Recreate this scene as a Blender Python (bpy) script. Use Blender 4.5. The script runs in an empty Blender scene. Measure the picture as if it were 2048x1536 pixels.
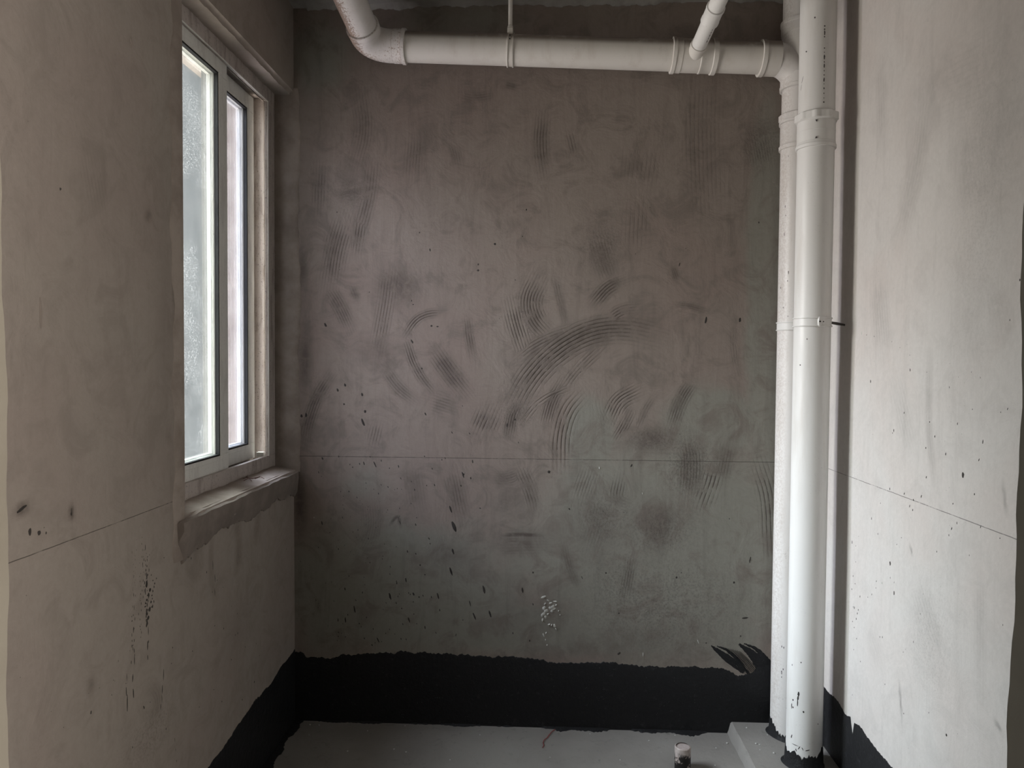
import bpy, math, random
import numpy as np
from mathutils import Vector, Matrix
S = bpy.context.scene
C = S.collection
random.seed(7); RNG = np.random.default_rng(7)

# ------------------------------------------------------------------ camera
FPX = 1467.6
EYE = 1.2356
def _rot(yaw, pitch, roll):
    cy, sy = math.cos(yaw), math.sin(yaw); cp, sp = math.cos(pitch), math.sin(pitch); cr, sr = math.cos(roll), math.sin(roll)
    Ry = np.array([[cy, 0, sy], [0, 1, 0], [-sy, 0, cy]]); Rx = np.array([[1, 0, 0], [0, cp, -sp], [0, sp, cp]])
    Rz = np.array([[cr, -sr, 0], [sr, cr, 0], [0, 0, 1]])
    return Rz @ Rx @ Ry
PR = _rot(0.0444, -0.0307, -0.0073)
cam = bpy.data.objects.new('camera', bpy.data.cameras.new('camera')); C.objects.link(cam)
r_, u_, f_ = [Vector((PR[i][0], PR[i][2], PR[i][1])) for i in range(3)]
cam.matrix_world = Matrix(((r_.x, u_.x, -f_.x, 0), (r_.y, u_.y, -f_.y, 0), (r_.z, u_.z, -f_.z, EYE), (0, 0, 0, 1)))
cam.data.lens = FPX / 2048 * 36; cam.data.sensor_width = 36; cam.data.clip_start = 0.01
S.camera = cam
def hit(px, py, ax, val):
    """point of the plane ax=val (metres) that the photo shows at px, py"""
    d = np.array([(px - 1024) / FPX, -(py - 768) / FPX, 1.0]); w = PR.T @ d
    if ax == 'x': t = val / w[0]
    elif ax == 'y': t = val / w[2]
    else: t = (val - EYE) / w[1]
    q = w * t
    return Vector((q[0], q[2], q[1] + EYE))

# ------------------------------------------------------------------ light
S.view_settings.view_transform = 'Standard'; S.view_settings.look = 'None'
S.view_settings.gamma = 1; S.view_settings.use_curve_mapping = False
S.view_settings.exposure = 1.07
SKY_BASE = 0.23      # hazy low sky
SKY_LOBE = 33.0      # bright veiled part of the sky, off the window side
SKY_AZ = -0.05       # its bearing
GROUND = 0.25        # pale sunlit yard below it, relative to the bright sky
HALL_FILL = 24.0
world = bpy.data.worlds.new('sky'); S.world = world; world.use_nodes = True
nt = world.node_tree; nt.nodes.clear()
wo = nt.nodes.new('ShaderNodeOutputWorld'); bg = nt.nodes.new('ShaderNodeBackground')
tc = nt.nodes.new('ShaderNodeTexCoord')
def wm(op, a, b=0.0, c=0.0):
    n = nt.nodes.new('ShaderNodeMath'); n.operation = op
    for k, v in enumerate((a, b, c)):
        if isinstance(v, (int, float)): n.inputs[k].default_value = v
        else: nt.links.new(v, n.inputs[k])
    return n.outputs[0]
sx_ = nt.nodes.new('ShaderNodeSeparateXYZ'); nt.links.new(tc.outputs['Generated'], sx_.inputs[0])
dx_, dy_, dz_ = sx_.outputs
hor = wm('SQRT', wm('MULTIPLY_ADD', dx_, dx_, wm('MULTIPLY_ADD', dy_, dy_, 1e-4)))
caz = wm('DIVIDE', wm('MULTIPLY_ADD', dx_, -math.cos(SKY_AZ), wm('MULTIPLY', dy_, math.sin(SKY_AZ))), hor)
caz = wm('POWER', wm('MAXIMUM', caz, 0.0), 9.0)
el_ = nt.nodes.new('ShaderNodeValToRGB'); el_.color_ramp.interpolation = 'EASE'
nt.links.new(wm('MULTIPLY_ADD', dz_, 0.5, 0.5), el_.inputs[0])
cr = el_.color_ramp.elements
def stop(e, k, c): e.color = (k * c[0], k * c[1], k * c[2], 1)
WARM, COOL = (1.0, .885, .79), (.93, .975, 1.0)
cr[0].position = 0.15; stop(cr[0], GROUND, WARM); cr[1].position = 0.95; stop(cr[1], .9, COOL)
stop(cr.new(0.45), GROUND, WARM); stop(cr.new(0.58), .42, (1.0, .94, .88)); stop(cr.new(0.70), .85, (.97, .98, .98)); stop(cr.new(0.80), 1.12, COOL)
tint = nt.nodes.new('ShaderNodeMix'); tint.data_type = 'RGBA'; tint.clamp_result = False; tint.blend_type = 'ADD'; tint.inputs[0].default_value = 1
sc_ = nt.nodes.new('ShaderNodeVectorMath'); sc_.operation = 'SCALE'; nt.links.new(el_.outputs[0], sc_.inputs[0]); nt.links.new(wm('MULTIPLY', caz, SKY_LOBE), sc_.inputs['Scale'])
nt.links.new(sc_.outputs[0], tint.inputs[6]); tint.inputs[7].default_value = (SKY_BASE * .9, SKY_BASE * .96, SKY_BASE, 1)
nt.links.new(tint.outputs[2], bg.inputs['Color']); bg.inputs['Strength'].default_value = 1.0; nt.links.new(bg.outputs[0], wo.inputs[0])
def area(name, loc, rot, sx, sy, power, col, portal=False):
    l = bpy.data.lights.new(name, 'AREA'); l.shape = 'RECTANGLE'; l.size = sx; l.size_y = sy; l.energy = power; l.color = col
    o = bpy.data.objects.new(name, l); o.location = loc; o.rotation_euler = rot; C.objects.link(o)
    if portal: l.cycles.is_portal = True
    return o
area('sky_portal', (-1.07, 2.07, 1.5), (0, -math.pi / 2, 0), 1.32, 0.82, 1, (1, 1, 1), True)
area('hall_fill', (1.15, -0.35, 1.45), (0, math.pi / 2, 0), 1.6, 0.8, HALL_FILL, (1.0, 0.93, 0.86))  # added fill lamp out of view, brightens the left wall through the doorway

# ------------------------------------------------------------------ helpers
def tag(o, label=None, cat=None, group=None, kind=None):
    if label: o['label'] = label
    if cat: o['category'] = cat
    if group: o['group'] = group
    if kind: o['kind'] = kind
    return o
def empty(name, loc, label=None, cat=None, group=None, kind=None):
    o = bpy.data.objects.new(name, None); o.location = loc; o.empty_display_size = 0.05; C.objects.link(o)
    return tag(o, label, cat, group, kind)
def frame_of(d):
    d = Vector(d).normalized()
    a = Vector((0, 0, 1)) if abs(d.z) < 0.9 else Vector((0, -1, 0))
    s = d.cross(a).normalized(); t = s.cross(d).normalized()
    return d, s, t
class MB:
    def __init__(self): self.v = []; self.f = []
    def box(self, a, b):
        x0, y0, z0 = a; x1, y1, z1 = b; n = len(self.v)
        self.v += [Vector(p) for p in ((x0, y0, z0), (x1, y0, z0), (x1, y1, z0), (x0, y1, z0), (x0, y0, z1), (x1, y0, z1), (x1, y1, z1), (x0, y1, z1))]
        self.f += [tuple(n + i for i in q) for q in ((0, 3, 2, 1), (4, 5, 6, 7), (0, 1, 5, 4), (1, 2, 6, 5), (2, 3, 7, 6), (3, 0, 4, 7))]
        return self
    def rings(self, rings, closed_ring=True, caps=True):
        n0 = len(self.v); m = len(rings[0])
        for r in rings: self.v += [Vector(p) for p in r]
        for i in range(len(rings) - 1):
            for j in range(m if closed_ring else m - 1):
                k = (j + 1) % m
                self.f.append((n0 + i * m + j, n0 + i * m + k, n0 + (i + 1) * m + k, n0 + (i + 1) * m + j))
        if caps:
            self.f.append(tuple(n0 + j for j in reversed(range(m)))); self.f.append(tuple(n0 + (len(rings) - 1) * m + j for j in range(m)))
        return self
    def lathe(self, A, d, prof, n=48, caps=True, wob=None):
        """prof: (distance along d, radius)"""
        A = Vector(A); d, s, t = frame_of(d)
        R = []
        for h, r in prof:
            R.append([A + d * h + (s * math.cos(2 * math.pi * j / n) + t * math.sin(2 * math.pi * j / n)) * (r + (wob(h, j / n) if wob else 0)) for j in range(n)])
        return self.rings(R, caps=caps)
    def sweep(self, pts, rad, n=48, caps=True):
        pts = [Vector(p) for p in pts]; R = []; up = None
        for i, p in enumerate(pts):
            d = (pts[min(i + 1, len(pts) - 1)] - pts[max(i - 1, 0)]).normalized()
            if up is None: _, s, t = frame_of(d)
            else: s = (s - d * s.dot(d)).normalized(); t = s.cross(d).normalized()
            up = 1
            r = rad[i] if isinstance(rad, (list, tuple)) else rad
            R.append([p + (s * math.cos(2 * math.pi * j / n) + t * math.sin(2 * math.pi * j / n)) * r for j in range(n)])
        return self.rings(R, caps=caps)
    def build(self, name, mat, parent=None, smooth=True, loc=None, kind=None, bevel=0, origin=None):
        off = Vector(parent.location) if parent is not None and origin is None else Vector(origin or (0, 0, 0))
        p = parent
        while parent is not None and p.parent is not None: p = p.parent; off = off + Vector(p.location)
        me = bpy.data.meshes.new(name); me.from_pydata([tuple(v - off) for v in self.v], [], self.f)
        me.materials.append(mat)
        o = bpy.data.objects.new(name, me); C.objects.link(o)
        if parent is not None: o.parent = parent
        elif origin is not None: o.location = off
        import bmesh
        b = bmesh.new(); b.from_mesh(me); bmesh.ops.recalc_face_normals(b, faces=b.faces); b.to_mesh(me); b.free()
        if smooth:
            me.shade_smooth()
            try: me.set_sharp_from_angle(angle=math.radians(38))
            except Exception: pass
        if bevel:
            m = o.modifiers.new('bevel', 'BEVEL'); m.width = bevel; m.segments = 2; m.limit_method = 'ANGLE'; m.angle_limit = math.radians(40)
        if kind: o['kind'] = kind
        return o

# node helpers
class NT:
    def __init__(self, name):
        self.m = bpy.data.materials.new(name); self.m.use_nodes = True; self.t = self.m.node_tree; self.t.nodes.clear()
        self.out = self.t.nodes.new('ShaderNodeOutputMaterial'); self.b = self.t.nodes.new('ShaderNodeBsdfPrincipled')
        self.t.links.new(self.b.outputs[0], self.out.inputs[0])
        self.g = self.t.nodes.new('ShaderNodeNewGeometry').outputs['Position']
    def _in(self, s, v):
        if hasattr(v, 'is_output') or isinstance(v, bpy.types.NodeSocket): self.t.links.new(v, s)
        else: s.default_value = v
    def map(self, scale, src=None, loc=(0, 0, 0), rot=(0, 0, 0)):
        n = self.t.nodes.new('ShaderNodeMapping'); n.inputs['Scale'].default_value = scale; n.inputs['Location'].default_value = loc; n.inputs['Rotation'].default_value = rot
        self._in(n.inputs['Vector'], src or self.g); return n.outputs[0]
    def noise(self, scale, detail=4, rough=.55, src=None, dist=0):
        n = self.t.nodes.new('ShaderNodeTexNoise'); n.inputs['Scale'].default_value = scale; n.inputs['Detail'].default_value = detail
        n.inputs['Roughness'].default_value = rough; n.inputs['Distortion'].default_value = dist
        self._in(n.inputs['Vector'], src or self.g); return n.outputs[0]
    def voro(self, scale, src=None, out='Distance'):
        n = self.t.nodes.new('ShaderNodeTexVoronoi'); n.inputs['Scale'].default_value = scale
        self._in(n.inputs['Vector'], src or self.g); return n.outputs[out]
    def math(self, op, a, b=0.0, c=None, clamp=False):
        n = self.t.nodes.new('ShaderNodeMath'); n.operation = op; n.use_clamp = clamp
        self._in(n.inputs[0], a); self._in(n.inputs[1], b)
        if c is not None: self._in(n.inputs[2], c)
        return n.outputs[0]
    def mr(self, v, a, b, c=0.0, d=1.0, smooth=True):
        n = self.t.nodes.new('ShaderNodeMapRange'); n.interpolation_type = 'SMOOTHSTEP' if smooth else 'LINEAR'; n.clamp = True
        self._in(n.inputs[0], v)
        for i, q in enumerate((a, b, c, d)): n.inputs[1 + i].default_value = q
        return n.outputs[0]
    def mix(self, f, a, b):
        n = self.t.nodes.new('ShaderNodeMix'); n.data_type = 'RGBA'
        self._in(n.inputs[0], f)
        for i, q in ((6, a), (7, b)):
            if isinstance(q, tuple): n.inputs[i].default_value = q + (1,) if len(q) == 3 else q
            else: self._in(n.inputs[i], q)
        return n.outputs[2]
    def attr(self, name):
        n = self.t.nodes.new('ShaderNodeAttribute'); n.attribute_name = name; return n
    def sep(self, v):
        n = self.t.nodes.new('ShaderNodeSeparateXYZ'); self._in(n.inputs[0], v); return n.outputs
    def bump(self, h, strength, dist, prev=None):
        n = self.t.nodes.new('ShaderNodeBump'); n.inputs['Strength'].default_value = strength; n.inputs['Distance'].default_value = dist
        self._in(n.inputs['Height'], h)
        if prev is not None: self._in(n.inputs['Normal'], prev)
        return n.outputs[0]
    def fin(self, col=None, rough=None, normal=None, spec=None):
        if col is not None: self._in(self.b.inputs['Base Color'], col + (1,) if isinstance(col, tuple) else col)
        if rough is not None: self._in(self.b.inputs['Roughness'], rough)
        if normal is not None: self._in(self.b.inputs['Normal'], normal)
        if spec is not None: self.b.inputs['Specular IOR Level'].default_value = spec
        return self.m

# ------------------------------------------------------------------ materials
def cement(name, light, dark, brown, line=True, mott=1.0, streak=0.25, specks=0.5, green=None):
    n = NT(name)
    w = n.attr('wear'); cs = n.t.nodes.new('ShaderNodeSeparateColor'); n.t.links.new(w.outputs['Color'], cs.inputs[0])
    smear, comb, rough = cs.outputs; hue = w.outputs['Alpha']
    ph = n.attr('phase').outputs['Fac']
    big = n.noise(2.2, 4, .55, dist=.6); mid = n.noise(9, 6, .65, dist=1.2); fine = n.noise(70, 5, .7); grit = n.noise(420, 3, .7)
    # stroked texture: noise pulled out along the trowel direction
    st = n.noise(1.0, 5, .65, src=n.map((26, 26, 3.2), rot=(.12, .2, 0)), dist=.5)
    st2 = n.noise(1.0, 5, .65, src=n.map((70, 70, 5), rot=(-.25, -.3, 0)), dist=.4)
    base = n.mix(n.mr(big, .35, .68), light, brown)
    if green: base = n.mix(n.mr(n.math('ADD', hue, n.math('MULTIPLY_ADD', n.noise(4.5, 4, .6), .9, -.45)), .25, .75), base, green)
    gm = n.math('MULTIPLY', n.mr(mid, .46, .68), .75 * mott)
    col = n.mix(gm, base, tuple(.5 * (a + b) for a, b in zip(light, dark)))
    col = n.mix(n.math('MULTIPLY', n.mr(st, .5, .75), streak), col, dark)
    col = n.mix(n.math('MULTIPLY', n.mr(st2, .55, .8), streak * .7), col, dark)
    # hand-placed smears, broken by noise
    sm = n.math('MULTIPLY', smear, n.mr(n.noise(34, 6, .7, dist=.8), .22, .62, .45, 1.15))
    col = n.mix(n.math('MULTIPLY', sm, 1.2, clamp=True), col, dark)
    # comb scratches
    wv = n.math('ADD', n.math('MULTIPLY', n.math('SINE', n.math('ADD', ph, n.math('MULTIPLY', n.noise(9, 2), 2.4))), .5), .5)
    wv = n.math('MULTIPLY', n.math('POWER', wv, 3.0), n.math('MULTIPLY', comb, n.mr(n.noise(24, 4, .7), .34, .56)))
    col = n.mix(n.math('MULTIPLY', wv, .75, clamp=True), col, tuple(c * .55 for c in dark))
    # pits
    pit = n.math('MULTIPLY', n.mr(n.voro(55), .02, .10, 1, 0), n.mr(n.noise(7, 3), .5, .68))
    pit = n.math('MULTIPLY', pit, specks)
    col = n.mix(pit, col, tuple(c * .35 for c in dark))
    gr = n.math('MULTIPLY', rough, n.mr(n.noise(150, 4, .75), .45, .65)); col = n.mix(n.math('MULTIPLY', gr, .6), col, tuple(c * .7 for c in dark))
    col = n.mix(n.mr(fine, .2, .8, .0, .16), col, dark)
    if line:
        z = n.sep(n.g)[2]
        zz = n.math('ABSOLUTE', n.math('SUBTRACT', z, n.math('MULTIPLY_ADD', n.noise(30, 2), .0014, .9087)))
        ln = n.math('MULTIPLY', n.mr(zz, .0004, .0013, 1, 0), n.mr(n.noise(14, 4, .8), .36, .5, .35, .85))
        col = n.mix(ln, col, tuple(c * .4 for c in dark))
    h = n.math('ADD', n.math('MULTIPLY', mid, .6), n.math('MULTIPLY', fine, .12))
    h = n.math('ADD', h, n.math('MULTIPLY', st, .25)); h = n.math('SUBTRACT', h, n.math('MULTIPLY', wv, .35)); h = n.math('SUBTRACT', h, n.math('MULTIPLY', sm, .12))
    h = n.math('SUBTRACT', h, n.math('MULTIPLY', gr, .22))
    nb = n.bump(h, .55, .006); nb = n.bump(grit, .12, .0015, nb)
    return n.fin(col, n.mr(mid, .3, .7, .78, .95), nb, .25)
M = {}
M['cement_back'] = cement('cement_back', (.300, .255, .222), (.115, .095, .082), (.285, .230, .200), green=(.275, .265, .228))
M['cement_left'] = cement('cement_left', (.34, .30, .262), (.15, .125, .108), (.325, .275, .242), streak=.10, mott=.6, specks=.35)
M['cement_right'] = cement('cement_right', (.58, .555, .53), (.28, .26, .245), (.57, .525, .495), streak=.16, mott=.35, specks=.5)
def simple(name, a, b, rough, sc=8, bumpd=.002, bs=60, spec=.3):
    n = NT(name); c = n.mix(n.mr(n.noise(sc, 5, .65), .35, .68), a, b)
    return n.fin(c, rough, n.bump(n.noise(bs, 5, .7), .5, bumpd), spec)
M['reveal'] = simple('cement_reveal', (.36, .31, .27), (.24, .20, .172), .9, 7, .003, 40)
M['fresh_cement'] = simple('darker_patch_cement', (.19, .160, .138), (.245, .208, .182), .9, 12, .004, 50)
M['ceiling'] = simple('ceiling_plaster', (.42, .41, .39), (.30, .29, .27), .9, 9, .004, 35)
M['jamb_left'] = simple('painted_jamb', (.27, .245, .20), (.23, .205, .165), .7, 4, .001, 30)
M['hall'] = simple('hall_plaster', (.30, .30, .28), (.24, .24, .22), .85, 4, .002, 30)
def floor_mat():
    n = NT('dusty_floor_cement')
    c = n.mix(n.mr(n.noise(3, 4, .5), .35, .65), (.215, .20, .183), (.265, .25, .23))
    c = n.mix(n.mr(n.noise(26, 6, .75, dist=.8), .55, .75, 0, .6), c, (.11, .105, .1))
    c = n.mix(n.math('MULTIPLY', n.mr(n.voro(38), .02, .07, 1, 0), n.mr(n.noise(9, 3), .5, .6)), c, (.42, .41, .39))
    return n.fin(c, .85, n.bump(n.noise(55, 6, .7), .5, .003), .3)
M['floor'] = floor_mat()
def coat_mat():
    n = NT('black_waterproof_coating')
    c = n.mix(n.mr(n.noise(40, 5, .75), .56, .78, 0, .65), (.0115, .0115, .0125), (.05, .05, .056))
    c = n.mix(n.math('MULTIPLY', n.mr(n.voro(120), .05, .16, 1, 0), n.mr(n.noise(16, 3), .52, .64)), c, (.12, .12, .125))
    return n.fin(c, .55, n.bump(n.math('ADD', n.noise(45, 6, .7), n.math('MULTIPLY', n.noise(160, 3), .3)), .6, .006), .3)
M['coat'] = coat_mat()
def pvc(name, col, side=0.0, speck=0.25, dust_shade_top=0.0, base_specks=True):
    n = NT(name)
    grime = n.mr(n.noise(1, 5, .65, src=n.map((22, 22, 3.5))), .45, .75, 0, .35)
    c = n.mix(grime, col, tuple(q * k for q, k in zip(col, (.72, .67, .62))))
    sp = n.math('MULTIPLY', n.mr(n.noise(190, 4, .75), .60, .68), n.mr(n.noise(11, 4), .50, .64))
    c = n.mix(n.math('MULTIPLY', sp, speck), c, (.10, .085, .075))
    nm = n.t.nodes.new('ShaderNodeNewGeometry').outputs['Normal']; nx, ny, nz = n.sep(nm)[0:3]
    if side:   # splashed cement along the window-facing flank
        mk = n.math('MULTIPLY', n.mr(nx, -.97, -.45 if side < .9 else -.15, 1, 0), n.mr(n.noise(150, 5, .8), .47, .53))
        if side > .9: mk = n.mr(n.math('ADD', n.noise(170, 5, .8), n.math('MULTIPLY', nx, -.30)), .565, .63)
        c = n.mix(n.math('MULTIPLY', mk, side), c, (.30, .215, .165))
    if dust_shade_top:  # upward faces browned: dust plus the unlit top's shade put into the colour
        mk = n.math('MULTIPLY', n.mr(nz, .15, .6), n.mr(n.noise(16, 5, .7), .2, .5, .55, 1))
        c = n.mix(n.math('MULTIPLY', mk, dust_shade_top), c, (.16, .12, .095))
    return n.fin(c, n.mr(n.noise(9, 3), .3, .7, .34, .5), n.bump(n.noise(14, 3), .15, .001), .4)
M['pvc'] = pvc('white_pvc', (.73, .72, .70)); M['pvc_h'] = pvc('white_pvc_dust_shade', (.70, .67, .625), dust_shade_top=.9, speck=.3)
M['pvc_s'] = pvc('white_pvc_splashed', (.70, .665, .64), side=.95, speck=.3)
M['pvc_r'] = pvc('white_pvc_stained', (.72, .695, .67), side=.25, speck=.5)
M['print'] = simple('pipe_print_ink', (.05, .045, .045), (.09, .08, .08), .6)
M['hole'] = simple('dark_hole', (.02, .018, .016), (.03, .028, .025), .8)
M['steel'] = simple('dull_screw_steel', (.12, .11, .105), (.2, .18, .16), .5)
M['fleck'] = simple('dark_spatter', (.028, .024, .021), (.055, .048, .043), .7)
M['white_fleck'] = simple('white_plaster', (.55, .54, .50), (.42, .41, .38), .9, 30, .004, 120)
M['crumb'] = simple('white_crumb', (.62, .61, .58), (.48, .47, .44), .9, 60)
M['red'] = simple('red_string', (.30, .035, .03), (.22, .03, .025), .6)
M['brown'] = simple('rusty_wire', (.13, .06, .045), (.09, .045, .035), .7)
def frame_mat(name, col, dirt):
    n = NT(name)
    c = n.mix(n.mr(n.noise(1, 5, .7, src=n.map((40, 40, 8))), .45, .7, 0, dirt), col, (.20, .165, .14))
    c = n.mix(n.math('MULTIPLY', n.mr(n.noise(130, 4, .8), .58, .66), dirt), c, (.06, .05, .045))
    return n.fin(c, .5, n.bump(n.noise(60, 4), .25, .001), .4)
M['frame'] = frame_mat('dusty_window_frame', (.44, .395, .365), .7); M['sash'] = frame_mat('white_sash', (.70, .70, .66), .22)
M['rail'] = frame_mat('dirty_track', (.34, .31, .28), .9); M['strip'] = simple('grey_cover_strip', (.13, .13, .125), (.09, .09, .085), .9)
M['gasket'] = simple('black_gasket', (.012, .012, .013), (.02, .02, .02), .6)
def glass_mat(name, dirt, tint):
    n = NT(name); t = n.t; t.nodes.remove(n.b)
    tr = t.nodes.new('ShaderNodeBsdfTransparent'); tr.inputs[0].default_value = tint
    df = t.nodes.new('ShaderNodeBsdfTranslucent'); df.inputs[0].default_value = (.92, .95, .96, 1)
    d2 = t.nodes.new('ShaderNodeBsdfDiffuse'); d2.inputs[0].default_value = (.8, .82, .82, 1)
    gl = t.nodes.new('ShaderNodeBsdfGlossy'); gl.inputs['Roughness'].default_value = .05
    fr = t.nodes.new('ShaderNodeFresnel'); fr.inputs[0].default_value = 1.45
    a = t.nodes.new('ShaderNodeMixShader'); a.inputs[0].default_value = .2
    t.links.new(df.outputs[0], a.inputs[1]); t.links.new(d2.outputs[0], a.inputs[2])
    dn = n.math('ADD', n.mr(n.noise(6, 5, .7), .3, .7, dirt * .7, dirt * 1.25), n.math('MULTIPLY', n.math('MULTIPLY', n.mr(n.noise(260, 3, .8), .56, .66), n.mr(n.noise(8, 4), .42, .6)), dirt * 8))
    dn = n.math('ADD', dn, n.mr(n.noise(1, 4, .6, src=n.map((50, 50, 1.2))), .5, .8, 0, dirt * .5), clamp=True)
    m1 = t.nodes.new('ShaderNodeMixShader'); t.links.new(dn, m1.inputs[0]); t.links.new(tr.outputs[0], m1.inputs[1]); t.links.new(a.outputs[0], m1.inputs[2])
    m2 = t.nodes.new('ShaderNodeMixShader'); t.links.new(n.math('MULTIPLY', fr.outputs[0], .6), m2.inputs[0]); t.links.new(m1.outputs[0], m2.inputs[1]); t.links.new(gl.outputs[0], m2.inputs[2])
    t.links.new(m2.outputs[0], n.out.inputs[0]); return n.m
M['glass_near'] = glass_mat('dirty_glass_near', .016, (.93, .96, .96, 1)); M['glass_far'] = glass_mat('dirty_glass_far', .012, (.86, .88, .95, 1))

# ------------------------------------------------------------------ room shell
XL, XR, YB, CE, YF = -0.848, 0.886, 2.45, 2.411, 0.60
WT, WB, WN = 2.133, 0.866, 1.690       # window opening: top, sill edge, near side
WO = -1.09                             # outer face of the window wall
def stroke_fields(U, V, pts3, strokes, blobs, roughs, hues=()):
    """strokes: (pixel polyline, width px, dark, comb, spacing px, feather) mapped on the wall"""
    smear = np.zeros_like(U); comb = np.zeros_like(U); phase = np.zeros_like(U); rough = np.zeros_like(U)
    for poly, wpx, dark, cb, sp in strokes:
        P = np.array([pts3(*p) for p in poly]); P0 = P
        # smooth the polyline
        for _ in range(2):
            Q = [P[0]]
            for a, b in zip(P[:-1], P[1:]): Q += [a * .75 + b * .25, a * .25 + b * .75]
            P = np.array(Q + [P[-1]])
        w = wpx * .00167 / 2; spm = sp * .00167
        seg = np.linalg.norm(P[1:] - P[:-1], axis=1); cum = np.r_[0, np.cumsum(seg)]; L = cum[-1]
        lo = P.min(0) - w * 2.2; hi = P.max(0) + w * 2.2
        m = (U > lo[0]) & (U < hi[0]) & (V > lo[1]) & (V < hi[1])
        if not m.any(): continue
        u = U[m]; v = V[m]; best = np.full(u.shape, 9.0); lat = np.zeros(u.shape); tt = np.zeros(u.shape)
        for i in range(len(seg)):
            a, b = P[i], P[i + 1]; d = (b - a) / seg[i]
            s = np.clip((u - a[0]) * d[0] + (v - a[1]) * d[1], 0, seg[i])
            dx = u - a[0] - d[0] * s; dy = v - a[1] - d[1] * s; q = np.hypot(dx, dy)
            k = q < best; best[k] = q[k]; lat[k] = ((u - a[0]) * d[1] - (v - a[1]) * d[0])[k]; tt[k] = ((cum[i] + s) / L)[k]
        e = np.clip(1 - (best / (w * 1.6)) ** 2, 0, 1) ** 1.2
        en = np.clip(tt / .25, 0, 1) * np.clip((1 - tt) / .3, 0, 1) ; en = .25 + .75 * en
        val = e * en
        smear[m] = np.maximum(smear[m], val * dark)
        c = val * cb; k = c > comb[m]
        cc = comb[m]; pp = phase[m]; cc[k] = c[k]; pp[k] = (lat[k] / spm) * 2 * math.pi; comb[m] = cc; phase[m] = pp
    for (x, y), rx, ry, dark in blobs:
        if rx <= 5: continue
        c = pts3(x, y); q = ((U - c[0]) / (rx * .00167)) ** 2 + ((V - c[1]) / (ry * .00167)) ** 2
        smear = np.maximum(smear, np.exp(-q) * dark)
    for (x, y), rx, ry, k in roughs:
        c = pts3(x, y); q = ((U - c[0]) / (rx * .00167)) ** 2 + ((V - c[1]) / (ry * .00167)) ** 2
        rough = np.maximum(rough, np.exp(-q) * k)
    hue = np.zeros_like(U)
    for (x, y), rx, ry, k in hues:
        c = pts3(x, y); q = ((U - c[0]) / (rx * .00167)) ** 2 + ((V - c[1]) / (ry * .00167)) ** 2
        hue = np.maximum(hue, np.exp(-q ** 1.5) * k)
    return smear, comb, phase, rough, hue
def grid_wall(name, us, vs, to3, fields, mat, keep=None, extra=None, relief=None):
    U, V = np.meshgrid(np.array(us), np.array(vs)); nu, nv = len(us), len(vs)
    smear, comb, phase, rough, hue = fields(U, V)
    hgt = np.zeros_like(U)
    for k in range(14):   # gentle hand-plastered unevenness
        a, b, p = RNG.uniform(2, 9), RNG.uniform(2, 9), RNG.uniform(0, 6.28, 2)
        hgt += .00022 * np.sin(a * U + p[0]) * np.sin(b * V + p[1])
    vv = [to3(u, v, h) for u, v, h in zip(U.ravel(), V.ravel(), hgt.ravel())]
    ff = []
    for j in range(nv - 1):
        for i in range(nu - 1):
            if keep and not keep((us[i] + us[i + 1]) / 2, (vs[j] + vs[j + 1]) / 2): continue
            n = j * nu + i; ff.append((n, n + 1, n + nu + 1, n + nu))
    n0 = len(vv)
    if extra: vv += [tuple(p) for p in extra.v]; ff += [tuple(i + n0 for i in f) for f in extra.f]
    me = bpy.data.meshes.new(name); me.from_pydata(vv, [], ff); me.materials.append(mat)
    pad = len(vv) - n0
    ca = me.attributes.new('wear', 'FLOAT_COLOR', 'POINT')
    buf = np.stack([np.r_[a.ravel(), np.zeros(pad)] for a in (smear, comb, rough, hue)], 1).astype(np.float32)
    ca.data.foreach_set('color', buf.ravel())
    pa = me.attributes.new('phase', 'FLOAT', 'POINT'); pa.data.foreach_set('value', np.r_[phase.ravel(), np.zeros(pad)].astype(np.float32))
    o = bpy.data.objects.new(name, me); C.objects.link(o); o['kind'] = 'structure'
    for p in me.polygons: p.use_smooth = True
    me.set_sharp_from_angle(angle=math.radians(30))
    return o
def lin(a, b, step, *must):
    k = sorted({a, b, *must}); out = []
    for p, q in zip(k[:-1], k[1:]):
        n = max(1, round((q - p) / step)); out += [p + (q - p) * i / n for i in range(n)]
    return out + [b]

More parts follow.
